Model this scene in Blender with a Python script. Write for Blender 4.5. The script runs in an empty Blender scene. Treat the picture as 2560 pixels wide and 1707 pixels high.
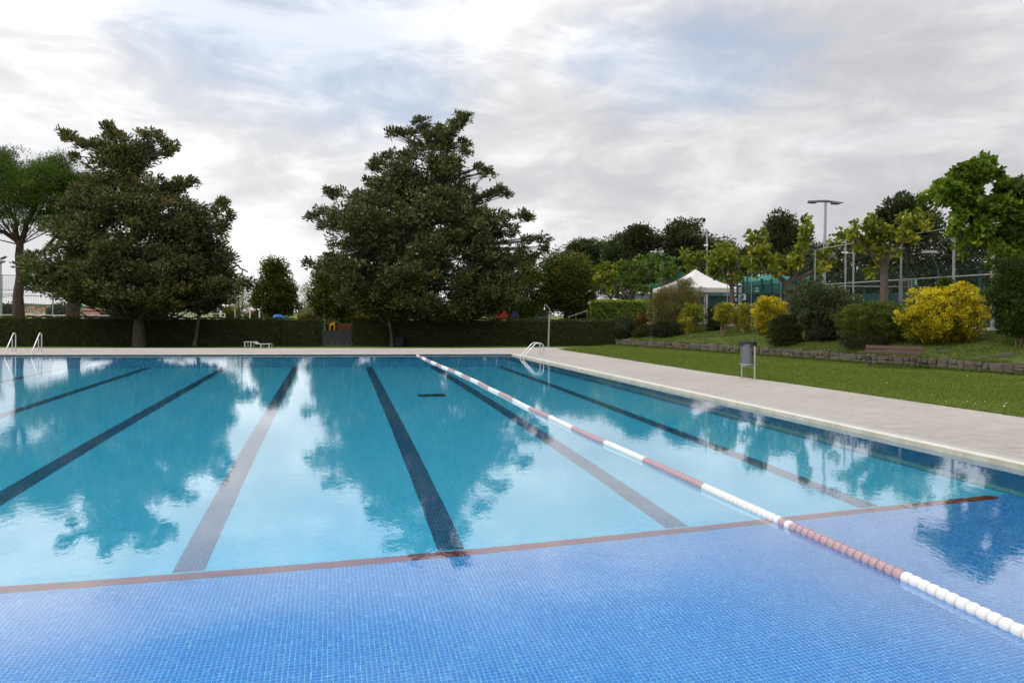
import bpy, math, random
import numpy as np
from mathutils import Vector, Matrix

# ------------------------------------------------------------------ camera
random.seed(7)
RNG = np.random.default_rng(7)
SC = bpy.context.scene
COL = SC.collection
FPX, H, VH, ROLL = 1707.0, 1.95, 788.0, math.atan(0.006)      # focal length in photo pixels, eye height, horizon row, roll

cam_d = bpy.data.cameras.new('camera')
cam_d.sensor_width = 36.0
cam_d.lens = 36.0 * FPX / 2560.0
cam_d.shift_y = -(853.5 - VH) / 2560.0
cam_d.clip_start, cam_d.clip_end = 0.1, 20000.0
cam = bpy.data.objects.new('camera', cam_d)
COL.objects.link(cam)
cam.location = (0, 0, H)
cam.rotation_euler = (math.pi / 2, -ROLL, 0)
SC.camera = cam

# ------------------------------------------------------------------ world, sun, exposure
SUN_EL, SUN_AZ = math.radians(48), math.radians(-118)          # azimuth from +Y towards +X


class NT:
    """small helper for building node trees"""
    def __init__(self, tree):
        self.t = tree
        tree.nodes.clear()

    def n(self, kind, **kw):
        nd = self.t.nodes.new(kind)
        for k, v in kw.items():
            if k.startswith('i_'):
                key = k[2:]
                nd.inputs[int(key) if key.isdigit() else key.replace('__', ' ')].default_value = v
            else:
                setattr(nd, k, v)
        return nd

    def l(self, a, b):
        self.t.links.new(a, b)

    def put(self, sock, v):
        if isinstance(v, bpy.types.NodeSocket):
            self.l(v, sock)
        else:
            sock.default_value = v

    def m(self, op, a, b=0.0, c=0.0, clamp=False):
        nd = self.n('ShaderNodeMath', operation=op, use_clamp=clamp)
        for i, x in enumerate((a, b, c)):
            self.put(nd.inputs[i], x)
        return nd.outputs[0]

    def vm(self, op, a, b=(0, 0, 0), out=0):
        nd = self.n('ShaderNodeVectorMath', operation=op)
        self.put(nd.inputs[0], a)
        self.put(nd.inputs[1], b)
        return nd.outputs['Value'] if op in ('LENGTH', 'DISTANCE', 'DOT_PRODUCT') else nd.outputs[0]

    def step(self, x, lo, hi, a=0.0, b=1.0):
        nd = self.n('ShaderNodeMapRange', interpolation_type='SMOOTHSTEP')
        self.put(nd.inputs[0], x)
        for i, v in enumerate((lo, hi, a, b)):
            nd.inputs[i + 1].default_value = v
        return nd.outputs[0]

    def noise(self, vec, scale, detail=4.0, rough=0.55, dist=0.0, out='Fac'):
        nd = self.n('ShaderNodeTexNoise')
        if vec is not None:
            self.l(vec, nd.inputs['Vector'])
        nd.inputs['Scale'].default_value = scale
        nd.inputs['Detail'].default_value = detail
        nd.inputs['Roughness'].default_value = rough
        nd.inputs['Distortion'].default_value = dist
        return nd.outputs[out]

    def mix(self, fac, a, b, blend='MIX'):
        nd = self.n('ShaderNodeMix', data_type='RGBA', blend_type=blend)
        self.put(nd.inputs[0], fac)
        self.put(nd.inputs[6], a)
        self.put(nd.inputs[7], b)
        return nd.outputs[2]

    def ramp(self, fac, stops):
        nd = self.n('ShaderNodeValToRGB')
        el = nd.color_ramp.elements
        while len(el) < len(stops):
            el.new(0.5)
        for e, (p, c) in zip(el, stops):
            e.position = p
            e.color = (*c, 1.0)
        self.l(fac, nd.inputs[0])
        return nd.outputs[0]


world = bpy.data.worlds.new('World')
SC.world = world
world.use_nodes = True
w = NT(world.node_tree)
tc = w.n('ShaderNodeTexCoord')
dirv = tc.outputs['Generated']
sep = w.n('ShaderNodeSeparateXYZ')
w.l(dirv, sep.inputs[0])
dx, dy, dz = sep.outputs
sky = w.n('ShaderNodeTexSky', sky_type='NISHITA', sun_disc=False)
sky.sun_elevation, sky.sun_rotation = SUN_EL, SUN_AZ
sky.air_density, sky.dust_density, sky.ozone_density = 1.0, 1.2, 1.0
kz = w.m('DIVIDE', 1.0, w.m('ADD', w.m('MAXIMUM', dz, 0.0), 0.16))
plane = w.n('ShaderNodeCombineXYZ')
w.l(w.m('MULTIPLY', dx, kz), plane.inputs[0])
w.l(w.m('MULTIPLY', dy, kz), plane.inputs[1])
pv = w.vm('ADD', plane.outputs[0], (3.1, 0.4, 0.0))
qv = w.vm('MULTIPLY', dirv, (1.0, 1.0, 2.6))
mid = w.noise(w.vm('ADD', qv, (2.3, 0.7, 1.1)), 2.6, 5.0, 0.52, 0.6)
fine = w.noise(w.vm('ADD', qv, (5.0, 1.0, 3.0)), 7.0, 6.0, 0.6, 0.5)
high = w.noise(pv, 1.1, 4.0, 0.55, 0.5)                          # streaks of the upper deck
g = w.m('ADD', w.m('MULTIPLY', mid, 0.46), w.m('MULTIPLY', fine, 0.34))
g = w.m('ADD', g, w.m('MULTIPLY', high, 0.20))
shade = w.step(g, 0.40, 0.60)                                   # 0 grey belly, 1 white top
side = w.step(dx, -0.6, 0.55, 0.58, 0.12)                          # the cloud deck thins towards the sun's side
bright = w.m('ADD', w.m('MULTIPLY', shade, 0.60), side, clamp=False)
bright = w.m('MAXIMUM', w.m('MINIMUM', bright, 1.2), 0.0)
lift = w.step(dz, 0.25, 0.95, 1.0, 1.9)                        # an overcast sky is brighter overhead than at the horizon
cloud = w.ramp(w.m('MULTIPLY', bright, 0.8333), [(0.0, (0.57, 0.572, 0.602)), (0.29, (0.71, 0.71, 0.735)), (0.58, (0.885, 0.885, 0.897)), (0.8, (1.0, 1.0, 1.0)), (1.0, (1.0, 1.0, 1.0))])
cl = w.n('ShaderNodeVectorMath', operation='SCALE')
w.l(cloud, cl.inputs[0])
w.l(w.m('MULTIPLY', w.m('MULTIPLY', lift, 9.4), w.step(bright, 0.55, 1.2, 1.0, 1.18)), cl.inputs['Scale'])


def hole(u, v, rad, sx=1.0, sz=1.0):
    """soft opening in the deck round a direction of the sky"""
    d = Vector(((u - 1280) / FPX, 1.0, (VH - v) / FPX)).normalized()
    off = w.vm('MULTIPLY', w.vm('SUBTRACT', dirv, tuple(d)), (sx, 1.0, sz))
    return w.step(w.m('ADD', w.vm('LENGTH', off), w.m('MULTIPLY', w.m('SUBTRACT', fine, 0.5), 0.22)), rad, rad * 0.15)


holes = None
for (u, v, r, sx, sz) in ((860, 130, 0.20, 0.8, 1.2), (620, 50, 0.20, 0.8, 1.2), (740, 90, 0.16, 0.8, 1.2), (1720, 160, 0.15, 0.7, 1.6), (1000, 225, 0.12, 1, 1.2),
                          (1560, 140, 0.10, 0.7, 1.6)):
    hh = hole(u, v, r, sx, sz)
    holes = hh if holes is None else w.m('MAXIMUM', holes, hh)
gaps = w.step(high, 0.60, 0.78, 0.0, 0.6)                        # the same kind of thin places all round the sky
thin = w.m('MULTIPLY', w.m('MAXIMUM', holes, w.m('MULTIPLY', gaps, 0.5)), w.step(mid, 0.30, 0.62, 0.62, 0.38))
blue = w.mix(1.0, sky.outputs[0], (2.2, 2.1, 2.0, 1), 'MULTIPLY')
skycol = w.mix(thin, cl.outputs[0], blue)
bg = w.n('ShaderNodeBackground', i_Strength=0.1)
w.l(skycol, bg.inputs['Color'])
world.cycles.sampling_method = 'NONE'                           # an even sky: no importance map needed
wo = w.n('ShaderNodeOutputWorld')
w.l(bg.outputs[0], wo.inputs[0])

sun_d = bpy.data.lights.new('sun', 'SUN')
sun_d.energy, sun_d.angle, sun_d.color = 1.1, math.radians(28), (1.0, 0.96, 0.9)
sun = bpy.data.objects.new('sun', sun_d)
COL.objects.link(sun)
sv = Vector((math.sin(SUN_AZ) * math.cos(SUN_EL), math.cos(SUN_AZ) * math.cos(SUN_EL), math.sin(SUN_EL)))
sun.rotation_euler = sv.to_track_quat('Z', 'Y').to_euler()
sun.location = sv * 60

SC.view_settings.view_transform = 'Standard'
SC.view_settings.look = 'None'
SC.view_settings.exposure = 0.0
SC.view_settings.gamma = 1.0
SC.view_settings.use_curve_mapping = False
SC.render.engine = 'CYCLES'
SC.cycles.use_denoising = True
SC.cycles.denoising_prefilter = 'FAST'
SC.cycles.denoising_quality = 'BALANCED'
SC.cycles.adaptive_threshold = 0.02
SC.cycles.max_bounces = 10
SC.cycles.diffuse_bounces = 4
SC.cycles.glossy_bounces = 4
SC.cycles.transmission_bounces = 8
SC.cycles.transparent_max_bounces = 12
SC.cycles.sample_clamp_indirect = 6.0


# ------------------------------------------------------------------ photo pixel -> place
def ray(u, v):
    xc, yc = (u - 1280) / FPX, (VH - v) / FPX
    return Vector((xc * math.cos(ROLL) - yc * math.sin(ROLL), 1.0, yc * math.cos(ROLL) + xc * math.sin(ROLL)))


def P(u, v, z):
    """the point of the horizontal plane z that lies on the sight line"""
    r = ray(u, v)
    return Vector((0, 0, H)) + r * ((z - H) / r.z)


def D(u, v, y):
    """the point at distance y on the sight line"""
    return Vector((0, 0, H)) + ray(u, v) * y


def mpp(y):
    return y / FPX


GZ = -0.66                                                    # the lower ground beyond the far deck
WX, WY, TX, TY = 17.0, 22.7, -0.42, 0.906                      # foot of the stone wall, its direction; the normal is (.906,.42)


def bank_xy(u, off):
    x0, y0 = WX + 0.906 * off, WY + 0.42 * off
    r = (u - 1280) / FPX
    t = (x0 - r * y0) / (-TX + r * TY)
    return x0 + TX * t, y0 + TY * t


def bank_z(off):
    if off < 0.12:
        return 0.09
    return 0.47 + 0.92 * min(1.0, max(0.0, (off - 0.3) / 4.9)) ** 0.85


# ------------------------------------------------------------------ materials
MATS = {}


def _mat(name):
    m = bpy.data.materials.new(name)
    m.use_nodes = True
    return m, NT(m.node_tree)


def surf(name, col, rough=0.7, var=0.12, scale=5.0, bump=0.0, metal=0.0, spec=0.35, col2=None, bscale=None, detail=6.0, stretch=(1, 1, 1)):
    if name in MATS:
        return MATS[name]
    m, t = _mat(name)
    tcn = t.n('ShaderNodeTexCoord')
    vec = t.vm('MULTIPLY', tcn.outputs['Object'], stretch)
    nz = t.noise(vec, scale, detail, 0.6)
    c2 = col2 if col2 else tuple(max(0.0, c * (1 - var)) for c in col)
    c1 = tuple(min(1.0, c * (1 + var)) for c in col) if col2 is None else col
    cc = t.mix(t.step(nz, 0.32, 0.68), (*c2, 1), (*c1, 1))
    b = t.n('ShaderNodeBsdfPrincipled', i_Roughness=rough, i_Metallic=metal)
    b.inputs['Specular IOR Level'].default_value = spec
    t.l(cc, b.inputs['Base Color'])
    if bump:
        bn = t.n('ShaderNodeBump', i_Strength=bump, i_Distance=0.02)
        t.l(t.noise(vec, bscale or scale * 4, 5.0, 0.6), bn.inputs['Height'])
        t.l(bn.outputs[0], b.inputs['Normal'])
    o = t.n('ShaderNodeOutputMaterial')
    t.l(b.outputs[0], o.inputs[0])
    MATS[name] = m
    return m


def leafmat(name, stops, transl=0.25, rough=0.5, spec=0.18):
    """leaves: the colour comes from each leaf's own tint"""
    if name in MATS:
        return MATS[name]
    m, t = _mat(name)
    at = t.n('ShaderNodeAttribute', attribute_name='tint')
    cc = t.ramp(at.outputs['Fac'], [(p, tuple(min(0.8, k * 1.22) for k in c)) for p, c in stops])
    b = t.n('ShaderNodeBsdfPrincipled', i_Roughness=rough)
    b.inputs['Specular IOR Level'].default_value = spec
    t.l(cc, b.inputs['Base Color'])
    tr = t.n('ShaderNodeBsdfTranslucent')
    t.l(t.mix(1.0, cc, (1.3, 1.25, 0.6, 1), 'MULTIPLY'), tr.inputs['Color'])
    mx = t.n('ShaderNodeMixShader', i_0=transl)
    t.l(b.outputs[0], mx.inputs[1])
    t.l(tr.outputs[0], mx.inputs[2])
    o = t.n('ShaderNodeOutputMaterial')
    t.l(mx.outputs[0], o.inputs[0])
    MATS[name] = m
    return m


def steel():
    return surf('brushed_steel', (0.62, 0.63, 0.64), 0.28, 0.06, 20, 0, 0.9)


# ------------------------------------------------------------------ mesh helpers
ORG = {}


def reg(o, org):
    ORG[o.name] = Vector(org)
    return o


def tag(o, label=None, cat=None, group=None, kind=None):
    if label:
        o['label'] = label
    if cat:
        o['category'] = cat
    if group:
        o['group'] = group
    if kind:
        o['kind'] = kind
    return o


def thing(name, loc, label, cat, group=None):
    o = bpy.data.objects.new(name, None)
    COL.objects.link(o)
    o.location = loc
    o.empty_display_size = 0.2
    reg(o, loc)
    return tag(o, label, cat, group)


def link(name, me, mat, parent=None, org=(0, 0, 0)):
    o = bpy.data.objects.new(name, me)
    COL.objects.link(o)
    if mat:
        me.materials.append(mat)
    if parent is not None:
        o.parent = parent
        reg(o, ORG[parent.name])
    else:
        o.location = org
        reg(o, org)
    return o


class MB:
    def __init__(self):
        self.v, self.f, self.sm = [], [], False

    def add(self, vs, fs):
        k = len(self.v)
        self.v += [tuple(p) for p in vs]
        self.f += [tuple(i + k for i in q) for q in fs]
        return self

    def box(self, c, s, rz=0.0, rx=0.0, ry=0.0, bev=0.0):
        hx, hy, hz = s[0] / 2, s[1] / 2, s[2] / 2
        R = Matrix.Rotation(rz, 3, 'Z') @ Matrix.Rotation(ry, 3, 'Y') @ Matrix.Rotation(rx, 3, 'X')
        c = Vector(c)
        if bev <= 0:
            pts = [Vector((x * hx, y * hy, z * hz)) for z in (-1, 1) for y in (-1, 1) for x in (-1, 1)]
            fs = [(0, 2, 3, 1), (4, 5, 7, 6), (0, 1, 5, 4), (2, 6, 7, 3), (0, 4, 6, 2), (1, 3, 7, 5)]
        else:
            b = min(bev, hx * .9, hy * .9, hz * .9)
            pts, fs = [], []
            rings = [(-hz, b), (-hz + b, 0), (hz - b, 0), (hz, b)]
            for z, i in rings:
                x, y = hx - i, hy - i
                q = [(-x + b, -y), (x - b, -y), (x, -y + b), (x, y - b), (x - b, y), (-x + b, y), (-x, y - b), (-x, -y + b)]
                pts += [Vector((a, d, z)) for a, d in q]
            for k in range(3):
                for i in range(8):
                    j = (i + 1) % 8
                    fs.append((k * 8 + i, k * 8 + j, k * 8 + 8 + j, k * 8 + 8 + i))
            fs += [tuple(range(7, -1, -1)), tuple(range(24, 32))]
        return self.add([c + R @ p for p in pts], fs)

    def tube(self, pts, rad, n=8, cap=True):
        pts = [Vector(p) for p in pts]
        rad = rad if isinstance(rad, (list, tuple)) else [rad] * len(pts)
        vs, fs = [], []
        ref = None
        for i, p in enumerate(pts):
            d = (pts[min(i + 1, len(pts) - 1)] - pts[max(i - 1, 0)]).normalized()
            if ref is None:
                ref = Vector((1, 0, 0)) if abs(d.x) < 0.8 else Vector((0, 1, 0))
            s = (ref - d * ref.dot(d)).normalized()
            q = d.cross(s)
            ref = s
            for k in range(n):
                a = 2 * math.pi * k / n
                vs.append(p + (s * math.cos(a) + q * math.sin(a)) * rad[i])
        for i in range(len(pts) - 1):
            for k in range(n):
                j = (k + 1) % n
                fs.append((i * n + k, i * n + j, i * n + n + j, i * n + n + k))
        if cap:
            fs += [tuple(range(n - 1, -1, -1)), tuple(range((len(pts) - 1) * n, len(pts) * n))]
        return self.add(vs, fs)

    def lathe(self, c, prof, n=16):
        c = Vector(c)
        vs, fs = [], []
        for r, z in prof:
            for k in range(n):
                a = 2 * math.pi * k / n
                vs.append(c + Vector((r * math.cos(a), r * math.sin(a), z)))
        for i in range(len(prof) - 1):
            for k in range(n):
                j = (k + 1) % n
                fs.append((i * n + k, i * n + j, i * n + n + j, i * n + n + k))
        return self.add(vs, fs)

    def poly(self, pts):
        return self.add(pts, [tuple(range(len(pts)))])

    def slab(self, pts, z0, z1):
        """upright prism over a plan outline (anticlockwise)"""
        n = len(pts)
        vs = [(p[0], p[1], z0) for p in pts] + [(p[0], p[1], z1) for p in pts]
        fs = [tuple(range(n - 1, -1, -1)), tuple(range(n, 2 * n))] + [(i, (i + 1) % n, n + (i + 1) % n, n + i) for i in range(n)]
        return self.add(vs, fs)

    def mesh(self, name, org=(0, 0, 0), smooth=False):
        me = bpy.data.meshes.new(name)
        o = Vector(org)
        me.from_pydata([tuple(Vector(p) - o) for p in self.v], [], self.f)
        if smooth or self.sm:
            me.polygons.foreach_set('use_smooth', [True] * len(me.polygons))
            try:
                me.set_sharp_from_angle(angle=math.radians(42))
            except Exception:
                pass
        me.update()
        return me

    def build(self, name, mat, parent=None, smooth=False, org=None):
        """vertices are in world coordinates"""
        og = ORG[parent.name] if parent is not None else Vector(org or (0, 0, 0))
        return link(name, self.mesh(name, og, smooth), mat, parent, og)


def arc(c, r, a0, a1, n, ax, ay):
    c, ax, ay = Vector(c), Vector(ax), Vector(ay)
    return [c + ax * (r * math.cos(a0 + (a1 - a0) * i / n)) + ay * (r * math.sin(a0 + (a1 - a0) * i / n)) for i in range(n + 1)]


def np_mesh(name, V, F4, tint=None):
    """fast mesh from numpy arrays of vertices and quads"""
    me = bpy.data.meshes.new(name)
    nv, nf = len(V), len(F4)
    k = F4.shape[1]
    me.vertices.add(nv)
    me.vertices.foreach_set('co', np.ascontiguousarray(V, dtype=np.float32).ravel())
    me.loops.add(nf * k)
    me.loops.foreach_set('vertex_index', np.ascontiguousarray(F4, dtype=np.int32).ravel())
    me.polygons.add(nf)
    me.polygons.foreach_set('loop_start', np.arange(0, nf * k, k, dtype=np.int32))
    me.polygons.foreach_set('loop_total', np.full(nf, k, dtype=np.int32))
    if tint is not None:
        at = me.attributes.new('tint', 'FLOAT', 'POINT')
        at.data.foreach_set('value', np.ascontiguousarray(tint, dtype=np.float32))
    me.update(calc_edges=True)
    me.validate()
    return me


def unit(a):
    return a / np.maximum(np.linalg.norm(a, axis=1, keepdims=True), 1e-9)


def leaves(C, A, L, W, tint, fold=0.18):
    """diamond shaped leaf blades: C foot, A axis, L length, W width (arrays)"""
    n = len(C)
    A = unit(A)
    R = unit(np.cross(A, RNG.normal(size=(n, 3))))
    U = np.cross(R, A)
    L, W = L[:, None], W[:, None]
    V = np.empty((n, 4, 3))
    V[:, 0] = C
    V[:, 1] = C + A * L * 0.5 + R * W * 0.5 + U * W * fold
    V[:, 2] = C + A * L - U * L * 0.12
    V[:, 3] = C + A * L * 0.5 - R * W * 0.5 + U * W * fold
    F4 = np.arange(n * 4).reshape(n, 4)
    return V.reshape(-1, 3), F4, np.repeat(tint, 4)


def clump_leaves(cen, rad, out, per, L, W, flat=0.75, up=0.25, tint0=None, spread=0.22):
    """leaves round clump centres"""
    n = len(cen)
    N = n * per
    idx = np.repeat(np.arange(n), per)
    d = unit(RNG.normal(size=(N, 3)))
    d[:, 2] *= flat
    rr = RNG.random(N) ** 0.5
    C = cen[idx] + d * (rr * rad[idx])[:, None]
    A = d * 0.9 + out[idx] * 0.5 + RNG.normal(size=(N, 3)) * 0.35
    A[:, 2] += up
    base = tint0[idx] if tint0 is not None else np.full(N, 0.5)
    tint = np.clip(base + RNG.normal(size=N) * spread, 0, 1)
    return leaves(C, A, L * (0.7 + 0.6 * RNG.random(N)), W * (0.7 + 0.6 * RNG.random(N)), tint)


def wob(a, b, seed):
    """cheap smooth noise in -1..1"""
    r = np.random.default_rng(seed)
    s = 0
    for k in range(5):
        f1, f2, ph = r.uniform(0.7, 3.2) * (1 + k * 0.4), r.uniform(0.5, 2.4) * (1 + k * 0.4), r.uniform(0, 6.3)
        s = s + np.sin(a * round(f1) + b * f2 + ph) / (1 + 0.5 * k)
    return s / 2.6


def envelope_clumps(prof, Y, n, seed, depth=0.9, lump=0.16, shell=0.66, sprays=0, crad=0.4):
    """clump centres inside a crown whose outline against the sky is prof = [(v, uLeft, uRight) ...] at distance Y"""
    r = np.random.default_rng(seed)
    rows = []
    for v, ul, ur in prof:
        a, b = D(ul, v, Y), D(ur, v, Y)
        rows.append(((a.z + b.z) / 2, a.x, b.x))
    rows.sort()
    zs, xl, xr = (np.array(q) for q in zip(*rows))
    c0, h0 = (xl + xr) / 2, (xr - xl) / 2                      # leave room for the leaves of the outermost clumps
    h0 = np.maximum(h0 - crad * 0.35, h0 * 0.4)
    xl, xr = c0 - h0, c0 + h0
    zs = np.where(zs > zs.mean(), zs - crad * 0.35, zs)
    zs = np.maximum.accumulate(zs)
    zz = np.linspace(zs[0], zs[-1], 200)
    hw = (np.interp(zz, zs, xr) - np.interp(zz, zs, xl)) / 2
    cdf = np.cumsum(np.maximum(hw, 0.05) ** 1.25)
    z = np.interp(r.random(n), cdf / cdf[-1], zz)
    a, b = np.interp(z, zs, xl), np.interp(z, zs, xr)
    xc, h = (a + b) / 2, (b - a) / 2
    ph = r.random(n) * 2 * math.pi
    f = np.where(r.random(n) < shell, 0.70 + 0.30 * r.random(n), 0.15 + 0.6 * r.random(n))
    f = f * (1 - 0.5 * lump + lump * wob(ph, z, seed + 5))
    if sprays:                                                 # gather the outer clumps into sprays along boughs
        nb = sprays
        bz = np.interp(r.random(nb), cdf / cdf[-1], zz)
        bp = r.random(nb) * 2 * math.pi
        reach = 0.66 + 0.40 * r.random(nb)
        k = r.integers(0, nb, n)
        on = r.random(n) < shell
        s = np.sqrt(r.random(n)) * 0.62 + 0.38
        ha = (np.interp(bz, zs, xr) - np.interp(bz, zs, xl))[k] / 2
        zb = bz[k] + (s - 0.8) * ha * 0.28 + r.normal(size=n) * 0.22
        zb = np.clip(zb, zs[0], zs[-1])
        z = np.where(on, zb, z)
        a, b = np.interp(z, zs, xl), np.interp(z, zs, xr)
        xc, h = (a + b) / 2, (b - a) / 2
        ph = np.where(on, bp[k] + r.normal(size=n) * 0.55 / np.maximum(ha, 0.6), ph)
        f = np.where(on, reach[k] * s, f)
    cen = np.stack([xc + h * f * np.cos(ph), Y + h * depth * f * np.sin(ph), z], 1)
    out = np.stack([np.cos(ph), np.sin(ph), 0.35 + 0 * z], 1)
    return cen, unit(out), (zs, xl, xr)


def trunk_mb(base, top, r0, r1, lean=0.0, n=9, seg=6, flare=1.45):
    base, top = Vector(base), Vector(top)
    mb = MB()
    pts, rad = [], []
    for i in range(seg + 1):
        k = i / seg
        p = base.lerp(top, k) + Vector((math.sin(k * 3.1) * lean, math.sin(k * 2.2 + 1) * lean * 0.5 - 0.4 * lean, 0))
        pts.append(p)
        rad.append((r0 + (r1 - r0) * k) * (flare if i == 0 else 1.0))
    mb.tube(pts, rad, n)
    return mb, pts


def limbs(mb, cen, axis_pts, count, r0, r1, seed, sag=0.15):
    """branches from the trunk line to clump centres"""
    r = random.Random(seed)
    order = list(range(len(cen)))
    r.shuffle(order)
    for i in order[:count]:
        e = Vector(cen[i])
        zt = max(axis_pts[0].z + 0.16 * (axis_pts[-1].z - axis_pts[0].z), e.z - (0.35 + 0.3 * r.random()) * ((e - Vector((axis_pts[0].x, axis_pts[0].y, e.z))).length + 0.5))
        best = min(axis_pts, key=lambda q: abs(q.z - zt))
        s = Vector((best.x, best.y, min(max(zt, axis_pts[0].z), axis_pts[-1].z)))
        mdl = s.lerp(e, 0.5) + Vector((r.uniform(-.2, .2), r.uniform(-.2, .2), -sag * (e - s).length))
        k = r0 * (0.6 + 0.5 * r.random())
        mb.tube([s, s.lerp(mdl, .6) + Vector((0, 0, -.02)), mdl, mdl.lerp(e, .55), e], [k, k * .75, k * .55, (k + r1) * .3, r1], 5, False)


BARK = dict(
    grey=surf('bark_grey', (0.085, 0.070, 0.056), 0.9, 0.35, 7, 0.6, stretch=(1, 1, 0.25)),
    dark=surf('bark_dark', (0.055, 0.042, 0.035), 0.9, 0.35, 7, 0.6, stretch=(1, 1, 0.25)),
    pine=surf('bark_pine', (0.075, 0.052, 0.042), 0.95, 0.4, 5, 0.8, stretch=(1, 1, 0.4)),
    plane=surf('bark_plane', (0.105, 0.085, 0.065), 0.9, 0.3, 6, 0.5, stretch=(1, 1, 0.5)),
    stem=surf('bark_stem', (0.20, 0.13, 0.08), 0.9, 0.3, 9, 0.3),
)
LEAF = dict(
    magnolia=leafmat('leaf_magnolia', [(0, (0.020, 0.028, 0.012)), (.35, (0.046, 0.062, 0.022)), (.62, (0.084, 0.102, 0.036)), (.88, (0.16, 0.17, 0.06)), (.95, (0.20, 0.13, 0.04)), (1, (0.25, 0.13, 0.05))], 0.18, 0.42, 0.35),
    pine=leafmat('needle_pine', [(0, (0.018, 0.034, 0.006)), (.5, (0.050, 0.088, 0.013)), (1, (0.11, 0.165, 0.024))], 0.2, 0.7, 0.15),
    linden=leafmat('leaf_linden', [(0, (0.022, 0.034, 0.008)), (.45, (0.060, 0.082, 0.014)), (.85, (0.125, 0.135, 0.020)), (1, (0.18, 0.10, 0.025))], 0.25, 0.55),
    plane=leafmat('leaf_plane', [(0, (0.045, 0.062, 0.010)), (.45, (0.115, 0.150, 0.018)), (.8, (0.24, 0.26, 0.028)), (1, (0.42, 0.36, 0.045))], 0.35, 0.5),
    plane_lush=leafmat('leaf_plane_lush', [(0, (0.026, 0.050, 0.012)), (.45, (0.065, 0.120, 0.020)), (.8, (0.13, 0.20, 0.030)), (1, (0.25, 0.30, 0.045))], 0.35, 0.5),
    plane_near=leafmat('leaf_plane_near', [(0, (0.035, 0.060, 0.010)), (.45, (0.090, 0.150, 0.018)), (.8, (0.19, 0.27, 0.028)), (1, (0.34, 0.38, 0.045))], 0.4, 0.5),
    oak=leafmat('leaf_oak', [(0, (0.018, 0.026, 0.012)), (.5, (0.044, 0.058, 0.024)), (1, (0.095, 0.11, 0.04))], 0.15, 0.6),
    far=leafmat('leaf_far_tree', [(0, (0.028, 0.040, 0.018)), (.5, (0.055, 0.078, 0.028)), (1, (0.09, 0.12, 0.04))], 0.2, 0.6),
    hedge=leafmat('leaf_hedge', [(0, (0.016, 0.024, 0.005)), (.5, (0.050, 0.066, 0.011)), (.85, (0.11, 0.125, 0.02)), (1, (0.17, 0.15, 0.03))], 0.2, 0.7, 0.12),
    hedge_fresh=leafmat('leaf_hedge_fresh', [(0, (0.02, 0.03, 0.007)), (.5, (0.055, 0.075, 0.012)), (1, (0.12, 0.15, 0.025))], 0.2, 0.6),
    laurel=leafmat('leaf_laurel', [(0, (0.04, 0.07, 0.006)), (.5, (0.16, 0.25, 0.012)), (1, (0.36, 0.46, 0.025))], 0.3, 0.45, 0.4),
    willow=leafmat('leaf_willow', [(0, (0.05, 0.05, 0.022)), (.5, (0.12, 0.115, 0.035)), (.85, (0.22, 0.19, 0.045)), (1, (0.27, 0.17, 0.08))], 0.3, 0.6),
    varieg=leafmat('leaf_variegated', [(0, (0.04, 0.06, 0.012)), (.4, (0.15, 0.18, 0.02)), (.75, (0.42, 0.38, 0.04)), (1, (0.62, 0.50, 0.08))], 0.3, 0.5),
    gold=leafmat('leaf_gold', [(0, (0.035, 0.055, 0.010)), (.28, (0.10, 0.12, 0.012)), (.5, (0.36, 0.29, 0.014)), (.8, (0.60, 0.47, 0.02)), (1, (0.72, 0.60, 0.06))], 0.3, 0.45),
    green=leafmat('leaf_green', [(0, (0.02, 0.035, 0.008)), (.5, (0.05, 0.085, 0.014)), (1, (0.12, 0.18, 0.025))], 0.25, 0.5),
    boxwood=leafmat('leaf_boxwood', [(0, (0.016, 0.024, 0.008)), (.5, (0.036, 0.050, 0.014)), (1, (0.085, 0.105, 0.026))], 0.2, 0.55),
    oleander=leafmat('leaf_oleander', [(0, (0.024, 0.034, 0.017)), (.5, (0.066, 0.084, 0.042)), (1, (0.16, 0.18, 0.09))], 0.2, 0.5),
    juniper=leafmat('leaf_juniper', [(0, (0.024, 0.036, 0.008)), (.5, (0.076, 0.105, 0.017)), (1, (0.17, 0.20, 0.035))], 0.2, 0.6),
    dark=leafmat('leaf_dark', [(0, (0.010, 0.014, 0.008)), (.5, (0.024, 0.031, 0.014)), (1, (0.06, 0.07, 0.025))], 0.2, 0.55),
    russet=leafmat('leaf_russet', [(0, (0.03, 0.025, 0.012)), (.5, (0.10, 0.060, 0.022)), (1, (0.24, 0.11, 0.04))], 0.25, 0.55),
    pale=leafmat('leaf_pale', [(0, (0.10, 0.11, 0.06)), (.5, (0.20, 0.21, 0.12)), (1, (0.32, 0.33, 0.20))], 0.35, 0.6),
)

# ------------------------------------------------------------------ the pool (local frame: x across the lanes, y along them)
TH = math.radians(14.95)
CT, ST = math.cos(TH), math.sin(TH)
BR = 8.63                                                      # right wall
BL, A0 = -19.0, 0.7                                            # left wall, near wall
ZD = 0.06                                                      # deck level


def W(b, a, z=0.0):
    """pool frame -> world"""
    return Vector((b * CT - a * ST, b * ST + a * CT, z))


def far_a(b):
    """far wall (it is not square to the lanes)"""
    return 33.42 - 0.1325 * b


def depth(a):
    return 1.10 + 0.5 * min(1.0, max(0.0, (a - 6.65) / 20.0))


def pool_obj(o):
    o.rotation_euler = (0, 0, TH)
    return o


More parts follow.
